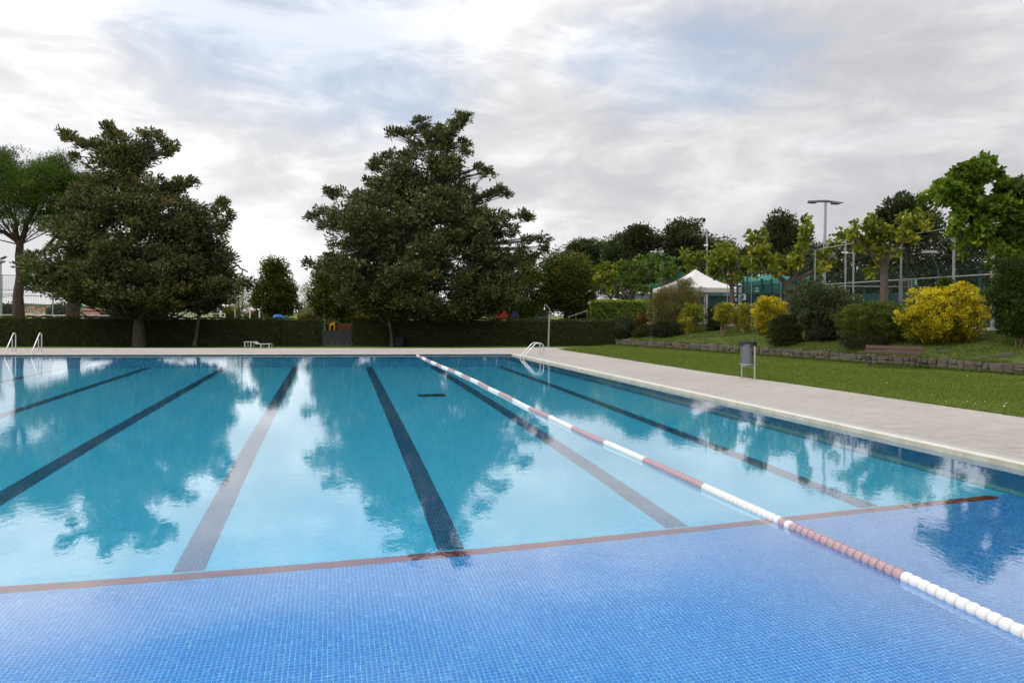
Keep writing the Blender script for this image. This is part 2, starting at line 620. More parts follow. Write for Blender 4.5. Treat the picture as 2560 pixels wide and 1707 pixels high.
def tile_nodes(t, size=0.0372, grout=0.0046):
    """square mosaic in the object's own plane; returns (grout mask, per tile random)"""
    tcn = t.n('ShaderNodeTexCoord')
    v = t.vm('SCALE', tcn.outputs['Object'])
    v.node.inputs['Scale'].default_value = 1.0 / size
    fr = t.vm('FRACTION', v)
    s = t.n('ShaderNodeSeparateXYZ')
    t.l(fr, s.inputs[0])
    e = grout / size / 2
    gx = t.m('LESS_THAN', t.m('MINIMUM', s.outputs[0], t.m('SUBTRACT', 1.0, s.outputs[0])), e)
    gy = t.m('LESS_THAN', t.m('MINIMUM', s.outputs[1], t.m('SUBTRACT', 1.0, s.outputs[1])), e)
    wn = t.n('ShaderNodeTexWhiteNoise', noise_dimensions='3D')
    t.l(t.vm('FLOOR', t.vm('ADD', v, (0.001, 0.001, 0.4))), wn.inputs['Vector'])
    return t.m('MAXIMUM', gx, gy), wn.outputs['Value'], tcn


def mosaic(name, cols, grout, wall=False, stain=0.0):
    m, t = _mat(name)
    gm, rnd, tcn = tile_nodes(t)
    c = t.ramp(rnd, cols)
    if stain:
        c = t.mix(t.step(t.noise(tcn.outputs['Object'], 0.7, 5, 0.6), 0.45, 0.75, 0, stain), c, (*[x * 0.75 for x in grout], 1))
    c = t.mix(gm, c, (*grout, 1))
    b = t.n('ShaderNodeBsdfPrincipled', i_Roughness=0.35)
    b.inputs['Specular IOR Level'].default_value = 0.1
    t.l(c, b.inputs['Base Color'])
    o = t.n('ShaderNodeOutputMaterial')
    t.l(b.outputs[0], o.inputs[0])
    MATS[name] = m
    return m


AQUA_COLS = [(0, (0.062, 0.57, 0.82)), (.5, (0.072, 0.615, 0.87)), (1, (0.088, 0.65, 0.90))]
BLUE_COLS = [(0, (0.008, 0.235, 0.69)), (.45, (0.011, 0.262, 0.73)), (.9, (0.015, 0.29, 0.76)), (.985, (0.03, 0.35, 0.79)), (1, (0.12, 0.42, 0.79))]
m_aqua = mosaic('mosaic_aqua', AQUA_COLS, (0.11, 0.67, 0.89), stain=0.25)
m_blue = mosaic('mosaic_blue', BLUE_COLS, (0.24, 0.62, 0.90))
m_navy = mosaic('mosaic_navy', [(0, (0.006, 0.06, 0.16)), (.6, (0.009, 0.085, 0.21)), (1, (0.015, 0.12, 0.27))], (0.10, 0.32, 0.42))
m_wallblue = mosaic('mosaic_wall', [(0, (0.04, 0.42, 0.76)), (.5, (0.052, 0.47, 0.82)), (1, (0.065, 0.50, 0.86))], (0.10, 0.55, 0.82))
m_red = surf('red_mosaic_line', (0.20, 0.020, 0.028), 0.5, 0.2, 8)
m_ledge = surf('pale_ledge_tile', (0.13, 0.42, 0.46), 0.5, 0.1, 5)

# floor: the sloping aqua part
mb = MB()
ys = [6.65, 9, 12, 16, 20, 24, 26.65]


def near_far(b):
    return 28.05 - 0.1225 * (b - 0)                            # where the aqua floor ends towards the far wall


for i in range(len(ys)):
    y0 = ys[i]
    y1 = ys[i + 1] if i + 1 < len(ys) else None
    if y1 is not None:
        mb.poly([(BL, y0, -depth(y0)), (BR, y0, -depth(y0)), (BR, y1, -depth(y1)), (BL, y1, -depth(y1))])
    else:
        zb = -depth(30)
        mb.poly([(BL, y0, zb), (BR, y0, zb), (BR, near_far(BR), zb), (BL, near_far(BL), zb)])
pool_floor = pool_obj(mb.build('pool_floor', m_aqua))
tag(pool_floor, 'aqua and blue mosaic floor of the swimming pool', kind='structure')


def pool_part(name, mb, mat, smooth=False):
    o = link(name, mb.mesh(name, (0, 0, 0), smooth), mat, pool_floor)
    return o


fl = MB()
zb = -depth(30) - 0.006
fl.poly([(BL, near_far(BL), zb), (BR, near_far(BR), zb), (BR, far_a(BR), zb), (BL, far_a(BL), zb)])
pool_part('far_floor', fl, m_wallblue)
fl = MB()
fl.poly([(BL, near_far(BL) - 0.14, zb + 0.012), (BR, near_far(BR) - 0.14, zb + 0.012), (BR, near_far(BR) + 0.06, zb + 0.012), (BL, near_far(BL) + 0.06, zb + 0.012)])
pool_part('edge_line', fl, m_navy)
# near floor: grout bed under real mosaic tiles, plain mosaic where the eye cannot reach
m_grout = surf('pale_blue_grout', (0.24, 0.62, 0.90), 0.7, 0.08, 6)
bed = MB()
bed.poly([(BL, A0, -1.105), (BR, A0, -1.105), (BR, 6.66, -1.105), (BL, 6.66, -1.105)])
pool_part('near_floor', bed, m_blue)
bed = MB()
TX0, TX1, TY0, TY1 = -3.2, 8.0, 3.2, 6.53
bed.poly([(TX0, TY0, -1.1036), (TX1, TY0, -1.1036), (TX1, TY1 + .03, -1.1036), (TX0, TY1 + .03, -1.1036)])
pool_part('grout_bed', bed, m_grout)
rl = MB()
rl.box((BL / 2 + 7.95 / 2, 6.60, -1.101), (7.95 - BL, 0.14, 0.012))
pool_part('red_line', rl, m_red)

# mosaic tiles near the camera: real, each with a bevelled rim
TS, TG = 0.0372, 0.0050


def tile_mat(name, use_attr):
    m, t = _mat(name)
    if use_attr:
        f = t.n('ShaderNodeAttribute', attribute_name='tint').outputs['Fac']
    else:
        f = t.n('ShaderNodeObjectInfo').outputs['Random']
    c = t.ramp(f, BLUE_COLS)
    b = t.n('ShaderNodeBsdfPrincipled', i_Roughness=0.3)
    b.inputs['Specular IOR Level'].default_value = 0.1
    t.l(c, b.inputs['Base Color'])
    o = t.n('ShaderNodeOutputMaterial')
    t.l(b.outputs[0], o.inputs[0])
    return m


gx = np.arange(TX0 + TS / 2, TX1, TS)
gy = np.arange(TY0 + TS / 2, TY1, TS)
GX, GY = np.meshgrid(gx, gy)
pts = np.stack([GX.ravel(), GY.ravel()], 1)
wx, wy = pts[:, 0] * CT - pts[:, 1] * ST, pts[:, 0] * ST + pts[:, 1] * CT
hh = H + 0.36                                                  # keep what the lens can see through the surface
vis = wy > -100.0
pts, wx, wy = pts[vis], wx[vis], wy[vis]
order = np.argsort(np.hypot(wx, wy * 1.0) + 100 * ((wy < 4.42) | (np.abs(wx / wy) > 0.7)))
near, rest = pts[order[:300]], pts[order[300:]]
hs = TS / 2 - TG / 2
be = 0.0022
tv = np.array([[-hs, -hs, 0], [hs, -hs, 0], [hs, hs, 0], [-hs, hs, 0],
               [-hs + be, -hs + be, .003], [hs - be, -hs + be, .003], [hs - be, hs - be, .003], [-hs + be, hs - be, .003]])
tf = np.array([[4, 5, 6, 7], [0, 1, 5, 4], [1, 2, 6, 5], [2, 3, 7, 6], [3, 0, 4, 7]])
n = len(rest)
base = np.concatenate([rest, np.full((n, 1), -1.1030)], 1)
V = (base[:, None, :] + tv[None] + np.concatenate([np.zeros((n, 1, 2)), RNG.normal(size=(n, 1, 1)) * 0.0004], 2)).reshape(-1, 3)
F4 = (np.arange(n)[:, None, None] * 8 + tf[None]).reshape(-1, 4)
mos = link('mosaic_tiles', np_mesh('mosaic_tiles', V, F4, np.repeat(RNG.random(n), 8)), tile_mat('tile_blue_field', True), pool_floor)
mos['kind'] = 'stuff'
tme = np_mesh('tile', tv, tf)
tme.materials.append(tile_mat('tile_blue_single', False))
for q in near:
    o = bpy.data.objects.new('tile', tme)
    o.location = (q[0], q[1], -1.1030)
    o.parent = pool_floor
    COL.objects.link(o)

# dark lane lines: (b near, b far)
for bn, bf in ((-9.25, -9.55), (-6.42, -6.62), (-3.78, -3.87), (-1.22, -1.25), (1.18, 1.50), (3.66, 4.02), (6.17, 6.68)):
    l = MB()
    hwid = 0.135
    aa = [6.70, 9, 12, 16, 20, 24, 26.65, near_far(bf) - 0.28]
    for i in range(len(aa) - 1):
        y0, y1 = aa[i], aa[i + 1]
        x0, x1 = (bn + (bf - bn) * (y - 6.65) / 20.5 for y in (y0, y1))
        l.poly([(x0 - hwid, y0, -depth(y0) + .005), (x0 + hwid, y0, -depth(y0) + .005), (x1 + hwid, y1, -depth(y1) + .005), (x1 - hwid, y1, -depth(y1) + .005)])
    pool_part('lane_line', l, m_navy)
dg = MB()
zc = -depth(18) + 0.012
dg.box((2.62, 18.0, zc), (0.72, 0.55, 0.02))
pool_part('drain_grate', dg, surf('drain_dark', (0.012, 0.075, 0.09), 0.6))

# walls of the basin
wl = MB()
for (p, q) in (((BL, A0), (BR, A0)), ((BL, far_a(BL)), (BL, A0)), ((BR, far_a(BR)), (BL, far_a(BL)))):
    wl.poly([(p[0], p[1], -1.75), (q[0], q[1], -1.75), (q[0], q[1], -0.03), (p[0], p[1], -0.03)])
wl.poly([(BR, A0, -0.03), (BR, far_a(BR), -0.03), (BR - 0.20, far_a(BR), -1.12), (BR - 0.20, A0, -1.12)])
pool_wall = pool_obj(wl.build('pool_wall', None))
tag(pool_wall, 'blue mosaic side walls of the swimming pool', kind='structure')
# the mosaic of walls needs upright tile rows
m, t = _mat('mosaic_upright')
tcn = t.n('ShaderNodeTexCoord')
sp = t.n('ShaderNodeSeparateXYZ')
t.l(tcn.outputs['Object'], sp.inputs[0])
cb = t.n('ShaderNodeCombineXYZ')
t.l(t.m('ADD', sp.outputs[0], sp.outputs[1]), cb.inputs[0])
t.l(sp.outputs[2], cb.inputs[1])
v = t.vm('SCALE', cb.outputs[0])
v.node.inputs['Scale'].default_value = 1 / 0.0372
s2 = t.n('ShaderNodeSeparateXYZ')
t.l(t.vm('FRACTION', v), s2.inputs[0])
gm = t.m('MAXIMUM', t.m('LESS_THAN', s2.outputs[0], 0.09), t.m('LESS_THAN', s2.outputs[1], 0.09))
wn = t.n('ShaderNodeTexWhiteNoise', noise_dimensions='2D')
t.l(t.vm('FLOOR', v), wn.inputs['Vector'])
c = t.ramp(wn.outputs['Value'], [(0, (0.028, 0.22, 0.42)), (.5, (0.038, 0.265, 0.47)), (1, (0.052, 0.30, 0.52))])
c = t.mix(gm, c, (0.08, 0.30, 0.42, 1))
b_ = t.n('ShaderNodeBsdfPrincipled', i_Roughness=0.4)
b_.inputs['Specular IOR Level'].default_value = 0.1
t.l(c, b_.inputs['Base Color'])
o_ = t.n('ShaderNodeOutputMaterial')
t.l(b_.outputs[0], o_.inputs[0])
pool_wall.data.materials.append(m)
lg = MB()
lg.box((BR - 0.30, (A0 + far_a(BR)) / 2, -1.085), (0.20, far_a(BR) - A0, 0.05))
ledge = link('ledge', lg.mesh('ledge'), m_ledge, pool_wall)
lg = MB()
lg.poly([(BR - 0.40, A0, -1.07), (BR - 0.40, far_a(BR), -1.07), (BR - 0.66, far_a(BR), -1.6), (BR - 0.66, A0, -1.6)])
link('cove', lg.mesh('cove'), m, pool_wall)

# coping: pale rim stone, slotted gutter cover behind it
mc, t = _mat('coping_stone')
tcn = t.n('ShaderNodeTexCoord')
nz = t.noise(tcn.outputs['Object'], 2.2, 6, 0.65)
cc = t.mix(t.step(nz, .35, .65), (0.38, 0.34, 0.25, 1), (0.48, 0.44, 0.34, 1))
fx = t.n('ShaderNodeSeparateXYZ')
t.l(tcn.outputs['Object'], fx.inputs[0])
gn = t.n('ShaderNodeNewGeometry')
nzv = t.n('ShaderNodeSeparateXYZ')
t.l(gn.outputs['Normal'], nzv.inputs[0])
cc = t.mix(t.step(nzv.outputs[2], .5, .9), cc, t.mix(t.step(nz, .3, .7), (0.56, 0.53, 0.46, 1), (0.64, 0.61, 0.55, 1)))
b_ = t.n('ShaderNodeBsdfPrincipled', i_Roughness=0.55)
b_.inputs['Specular IOR Level'].default_value = 0.3
t.l(cc, b_.inputs['Base Color'])
o_ = t.n('ShaderNodeOutputMaterial')
t.l(b_.outputs[0], o_.inputs[0])


def rim(d0, d1, z0, z1):
    """closed band round the basin between offsets d0 and d1"""
    def ring(d):
        k = d * math.sqrt(1 + 0.1325 ** 2)
        return [(BL - d, A0 - d), (BR + d, A0 - d), (BR + d, far_a(BR + d) + k), (BL - d, far_a(BL - d) + k)]
    a, b = ring(d0), ring(d1)
    q = MB()
    for i in range(4):
        j = (i + 1) % 4
        for (z, r_, s_, fl_) in ((z1, a, b, 0), (z0, a, b, 1)):
            f_ = [(*r_[i], z), (*r_[j], z), (*s_[j], z), (*s_[i], z)]
            q.poly(f_ if fl_ else f_[::-1])
        q.poly([(*a[i], z0), (*a[j], z0), (*a[j], z1), (*a[i], z1)][::-1])
        q.poly([(*b[i], z0), (*b[j], z0), (*b[j], z1), (*b[i], z1)])
    return q


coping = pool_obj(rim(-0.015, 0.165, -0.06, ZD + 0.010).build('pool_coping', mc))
tag(coping, 'pale stone rim round the swimming pool', kind='structure')
wt = MB()
fa0, fa1 = far_a(BL), far_a(BR)
wt.poly([(BL, fa0 - .018, -.06), (BR, fa1 - .018, -.06), (BR, fa1 - .018, .045), (BL, fa0 - .018, .045)])
link('waterline_tile', wt.mesh('waterline_tile'), surf('waterline_blue', (0.022, 0.060, 0.085), .4, .1, 6), coping)
mg, t = _mat('gutter_cover')
tcn = t.n('ShaderNodeTexCoord')
sp = t.n('ShaderNodeSeparateXYZ')
t.l(tcn.outputs['Object'], sp.inputs[0])
fr = t.m('FRACT', t.m('MULTIPLY', t.m('ADD', sp.outputs[1], sp.outputs[0]), 22.0))
cc = t.mix(t.m('LESS_THAN', fr, 0.3), (0.42, 0.41, 0.39, 1), (0.24, 0.235, 0.225, 1))
b_ = t.n('ShaderNodeBsdfPrincipled', i_Roughness=0.6)
t.l(cc, b_.inputs['Base Color'])
o_ = t.n('ShaderNodeOutputMaterial')
t.l(b_.outputs[0], o_.inputs[0])
q = rim(0.19, 0.375, 0.02, ZD + 0.004)
link('gutter_cover', q.mesh('gutter_cover'), mg, coping)

# water
wm, t = _mat('pool_water')
tcn = t.n('ShaderNodeTexCoord')
ob = tcn.outputs['Object']
patch = t.step(t.noise(ob, 0.16, 2, 0.5), 0.38, 0.66, 0.35, 1.0)
n1 = t.noise(t.vm('MULTIPLY', ob, (1.0, 0.8, 1)), 3.2, 3, 0.55, 0.6)
n2 = t.noise(t.vm('MULTIPLY', ob, (1.0, 0.7, 1)), 10.0, 3, 0.6, 0.8)
n3 = t.noise(ob, 0.55, 2, 0.5, 0.2)
hgt = t.m('ADD', t.m('MULTIPLY', n1, 0.0008), t.m('MULTIPLY', t.m('MULTIPLY', n2, 0.0010), patch))
hgt = t.m('ADD', hgt, t.m('MULTIPLY', n3, 0.0008))
bn = t.n('ShaderNodeBump', i_Strength=1.0, i_Distance=1.0)
t.l(hgt, bn.inputs['Height'])
rf = t.n('ShaderNodeBsdfRefraction', i_IOR=1.333, i_Roughness=0.0)
rf.inputs['Color'].default_value = (0.985, 1.0, 1.0, 1)
gs = t.n('ShaderNodeBsdfGlossy', i_Roughness=0.0)
gs.inputs['Color'].default_value = (1, 1, 1, 1)
fz = t.n('ShaderNodeFresnel', i_IOR=1.333)
fc = t.n('ShaderNodeFloatCurve')
cv = fc.mapping.curves[0]
for x_, y_ in ((0.085, 0.085), (0.12, 0.24), (0.17, 0.42), (0.25, 0.50), (0.5, 0.66)):
    cv.points.new(x_, y_)
fc.mapping.update()
t.l(fz.outputs[0], fc.inputs['Value'])
mxw = t.n('ShaderNodeMixShader')
for nd in (rf, gs, fz):
    t.l(bn.outputs[0], nd.inputs['Normal'])
t.l(fc.outputs[0], mxw.inputs[0])
t.l(rf.outputs[0], mxw.inputs[1])
t.l(gs.outputs[0], mxw.inputs[2])
o_ = t.n('ShaderNodeOutputMaterial')
t.l(mxw.outputs[0], o_.inputs[0])
ws = MB()
ws.poly([(BL, A0, 0), (BR, A0, 0), (BR, far_a(BR), 0), (BL, far_a(BL), 0)])
water = pool_obj(ws.build('water', wm))
tag(water, 'clear rippled water of the swimming pool', kind='structure')

# ------------------------------------------------------------------ ground, deck
mgr, t = _mat('lawn')
tcn = t.n('ShaderNodeTexCoord')
ob = tcn.outputs['Object']
big_ = t.noise(ob, 0.35, 5, 0.6)
fin = t.noise(ob, 9.0, 6, 0.7)
c = t.mix(t.step(fin, .3, .7), (0.080, 0.115, 0.018, 1), (0.15, 0.20, 0.034, 1))
c = t.mix(t.step(big_, .42, .68, 0, .65), c, (0.095, 0.14, 0.022, 1))
c = t.mix(t.step(t.noise(ob, 1.3, 6, .7), .6, .76, 0, .5), c, (0.14, 0.13, 0.05, 1))
b_ = t.n('ShaderNodeBsdfPrincipled', i_Roughness=0.9)
b_.inputs['Specular IOR Level'].default_value = 0.1
t.l(c, b_.inputs['Base Color'])
bn = t.n('ShaderNodeBump', i_Strength=0.6, i_Distance=0.03)
t.l(fin, bn.inputs['Height'])
t.l(bn.outputs[0], b_.inputs['Normal'])
o_ = t.n('ShaderNodeOutputMaterial')
t.l(b_.outputs[0], o_.inputs[0])
inner = [W(BL - .2, A0 - .2), W(BR + .2, A0 - .2), W(BR + .2, far_a(BR + .2) + .2), W(BL - .2, far_a(BL - .2) + .2)]


def brow(x):
    """where the level ground beyond the far deck begins to fall away"""
    return 35.9 + (x + 26.6) * 0.1545


outer = [Vector((-90, -70, 0)), Vector((90, -70, 0)), Vector((90, brow(90), 0)), Vector((-90, brow(-90), 0))]
gd = MB()
for i in range(4):
    j = (i + 1) % 4
    gd.poly([(p.x, p.y, 0.045) for p in (outer[i], outer[j], inner[j], inner[i])])
gx_ = np.linspace(-90, 90, 13)
for i in range(12):
    x0, x1 = gx_[i], gx_[i + 1]
    for k in range(6):
        s0, s1 = k / 6, (k + 1) / 6
        z0, z1 = (0.045 + (GZ - 0.045) * (3 * q * q - 2 * q ** 3) * 0.25 + (GZ - 0.045) * q * 0.75 for q in (s0, s1))
        gd.poly([(x0, brow(x0) + 14.5 * s0, z0), (x1, brow(x1) + 14.5 * s0, z0), (x1, brow(x1) + 14.5 * s1, z1), (x0, brow(x0) + 14.5 * s1, z1)])
gd.poly([(-90, brow(-90) + 14.5, GZ), (90, brow(90) + 14.5, GZ), (9000, 12000, GZ), (-9000, 12000, GZ)])
gd.poly([(-90, brow(-90), .045), (-90, brow(-90) + 14.5, GZ), (-9000, 12000, GZ), (-9000, -4000, .045), (-90, -70, .045)])
gd.poly([(90, brow(90), .045), (90, -70, .045), (9000, -4000, .045), (9000, 12000, GZ), (90, brow(90) + 14.5, GZ)])
gd.poly([(-90, -70, .045), (-9000, -4000, .045), (9000, -4000, .045), (90, -70, .045)])
tag(gd.build('ground', mgr), 'green lawn and open ground round the pool', kind='structure')

md, t = _mat('stamped_concrete')
tcn = t.n('ShaderNodeTexCoord')
ob = tcn.outputs['Object']
st1 = t.noise(t.vm('MULTIPLY', ob, (1.0, 2.4, 1)), 2.4, 8, 0.65, 1.0)
st2 = t.noise(t.vm('MULTIPLY', ob, (2.0, 4.0, 1)), 7.0, 8, 0.7, 1.4)
lrg = t.noise(ob, 0.35, 4, 0.6)
c = t.mix(t.step(st1, .3, .7), (0.29, 0.262, 0.235, 1), (0.40, 0.37, 0.335, 1))
c = t.mix(t.step(lrg, .35, .7, 0, .5), c, (0.42, 0.385, 0.35, 1))
c = t.mix(t.step(st2, .60, .74, 0, .45), c, (0.22, 0.20, 0.178, 1))
vor = t.n('ShaderNodeTexVoronoi', feature='DISTANCE_TO_EDGE', i_Scale=0.9)
t.l(t.vm('ADD', ob, t.vm('SCALE', t.noise(ob, 2.5, 4, .6, out='Color'))), vor.inputs['Vector'])
c = t.mix(t.step(vor.outputs['Distance'], 0.0, 0.02, .35, 0), c, (0.28, 0.255, 0.23, 1))
b_ = t.n('ShaderNodeBsdfPrincipled', i_Roughness=0.72)
b_.inputs['Specular IOR Level'].default_value = 0.3
t.l(c, b_.inputs['Base Color'])
bn = t.n('ShaderNodeBump', i_Strength=0.5, i_Distance=0.02)
t.l(t.m('ADD', st1, t.m('MULTIPLY', st2, .6)), bn.inputs['Height'])
t.l(bn.outputs[0], b_.inputs['Normal'])
o_ = t.n('ShaderNodeOutputMaterial')
t.l(b_.outputs[0], o_.inputs[0])

OFF = 0.39
ffn = [W(BL - OFF, far_a(BL - OFF) + OFF), W(BR + OFF, far_a(BR + OFF) + OFF)]
rgt = [W(BR + OFF, far_a(BR + OFF) + OFF), W(BR + OFF, A0 - 4)]
lawn_edge = [P(u, v, ZD) for u, v in ((1397, 873), (1780, 931.5), (1970, 957.5), (2560, 1043))]
e_dir = (lawn_edge[3] - lawn_edge[2]).normalized()
lawn_edge.append(lawn_edge[3] + e_dir * 14)
far_edge = [Vector((-60, 31.8, 0))] + [P(u, v, ZD) for u, v in ((0, 869.6), (500, 869.8), (1150, 870.6), (1300, 869.3), (1366, 868), (1415, 870))]
dk = MB()


def strip(A, B, z):
    for i in range(len(A) - 1):
        dk.poly([(p.x, p.y, z) for p in (A[i], A[i + 1], B[i + 1], B[i])])


# right-hand side: gutter line to lawn edge
n_ = len(lawn_edge)
gut = []
for p in lawn_edge:
    a_ = -p.x * ST + p.y * CT
    gut.append(W(BR + OFF, min(a_, far_a(BR + OFF) + OFF)))
strip(gut, lawn_edge, ZD)
# corner between the far strip, the shower and the lawn tip
cor = ffn[1]
dk.poly([(p.x, p.y, ZD) for p in (cor, gut[0], lawn_edge[0], far_edge[6], far_edge[5], far_edge[4])])
# far strip
ln = ffn[1] - ffn[0]
below = [ffn[0] + ln * max(-2.0, min(1.0, ((p - ffn[0]).dot(ln) / ln.dot(ln)))) for p in far_edge[:5]]
strip(below, far_edge[:5], ZD)
# near and left sides (behind and beside the camera)
dk.poly([(p.x, p.y, ZD) for p in (W(BL - 6, A0 - OFF), W(BL - 6, A0 - 5), W(BR + 6, A0 - 5), W(BR + 6, A0 - OFF))])
dk.poly([(p.x, p.y, ZD) for p in (W(BL - 5, A0 - OFF), W(BL - OFF, A0 - OFF), W(BL - OFF, far_a(BL - OFF) + OFF), W(BL - 5, far_a(BL - 5) + OFF))])
tag(dk.build('pool_deck', md), 'beige stamped concrete deck beside the pool', kind='structure')

# ------------------------------------------------------------------ lawn blades
mgb = leafmat('grass_blade', [(0, (0.046, 0.068, 0.010)), (.5, (0.092, 0.130, 0.020)), (.85, (0.145, 0.180, 0.034)), (1, (0.24, 0.20, 0.08))], 0.3, 0.6)


def scatter_poly(poly, n):
    px, py = np.array([p[0] for p in poly]), np.array([p[1] for p in poly])
    out = []
    while len(out) < n:
        x = RNG.uniform(px.min(), px.max(), n)
        y = RNG.uniform(py.min(), py.max(), n)
        ins = np.zeros(n, bool)
        j = len(poly) - 1
        for i in range(len(poly)):
            c_ = ((py[i] > y) != (py[j] > y)) & (x < (px[j] - px[i]) * (y - py[i]) / (py[j] - py[i] + 1e-12) + px[i])
            ins ^= c_
            j = i
        out += list(zip(x[ins], y[ins]))
    return np.array(out[:n])


def blades(xy, z, h, wdt, tint):
    n = len(xy)
    a = RNG.random(n) * math.pi
    dxy = np.stack([np.cos(a), np.sin(a), np.zeros(n)], 1)
    C = np.concatenate([xy, z.reshape(-1, 1)], 1)
    tip = C + np.concatenate([RNG.normal(size=(n, 2)) * (h * 0.45)[:, None], h[:, None]], 1)
    V = np.stack([C - dxy * wdt[:, None], C + dxy * wdt[:, None], tip], 1).reshape(-1, 3)
    return np_mesh('blades', V, np.arange(n * 3).reshape(n, 3), np.repeat(tint, 3))


def wall_pt(t_):
    return Vector((WX + TX * t_, WY + TY * t_, 0))


lawn_poly = [(p.x, p.y) for p in lawn_edge[:4]] + [(lawn_edge[3].x + 2, lawn_edge[3].y - 3.5), (wall_pt(-4).x, wall_pt(-4).y), (wall_pt(24).x, wall_pt(24).y), (6.5, 45), (far_edge[6].x, far_edge[6].y)]
xy = scatter_poly(lawn_poly, 330000)
dist = np.hypot(xy[:, 0], xy[:, 1])
keep = RNG.random(len(xy)) < np.clip((20.0 / dist) ** 1.2, 0.25, 1)
xy, dist = xy[keep], dist[keep]
pat = wob(xy[:, 0] * 0.9, xy[:, 1] * 0.9, 3) * .5 + wob(xy[:, 0] * 3.1, xy[:, 1] * 2.7, 4) * .5
slow = wob(xy[:, 0] * 0.35, xy[:, 1] * 0.30, 6)
tint = np.clip(0.50 + 0.12 * pat + 0.12 * slow + RNG.normal(size=len(xy)) * 0.17, 0, 1)
hgt_ = (0.022 + 0.022 * RNG.random(len(xy))) * (1 + 0.25 * pat)
lg_ = link('lawn_grass', blades(xy, np.full(len(xy), 0.043), hgt_, 0.0035 + 0.0002 * dist, tint), mgb)
# ragged edge where the lawn meets the deck, and daisies
eg = []
for i in range(len(lawn_edge) - 1):
    p, q_ = lawn_edge[i], lawn_edge[i + 1]
    for _ in range(int((q_ - p).length * 260)):
        k = RNG.random()
        x_ = p.lerp(q_, k)
        nr = Vector((-(q_ - p).y, (q_ - p).x, 0)).normalized()
        o2 = RNG.normal() * 0.03 * (1 + 0.8 * math.sin(x_.y * 2.3) * math.sin(x_.y * 0.7)) + 0.01
        eg.append((x_.x - nr.x * o2, x_.y - nr.y * o2))
eg = np.array(eg)
link('edge_blades', blades(eg, np.full(len(eg), ZD - 0.004), 0.03 + 0.03 * RNG.random(len(eg)), 0.006 + 0 * eg[:, 0], np.clip(0.45 + RNG.normal(size=len(eg)) * .2, 0, 1)), mgb, lg_)
dz_ = xy[RNG.permutation(len(xy))[:220]]
dz_ = dz_[(np.sin(dz_[:, 0] * 1.3) + np.sin(dz_[:, 1] * .9 + 1)) > 0.3]
fv, ff_, ft = leaves(np.concatenate([dz_, np.full((len(dz_), 1), .08)], 1), RNG.normal(size=(len(dz_), 3)) * (1, 1, .1), np.full(len(dz_), .032), np.full(len(dz_), .032), np.full(len(dz_), .5), 0)
link('daisies', np_mesh('daisies', fv, ff_, ft), surf('daisy_white', (0.62, 0.60, 0.50), .8), lg_)
tag(lg_, 'short mown grass of the lawn beside the deck', 'grass', kind='stuff')


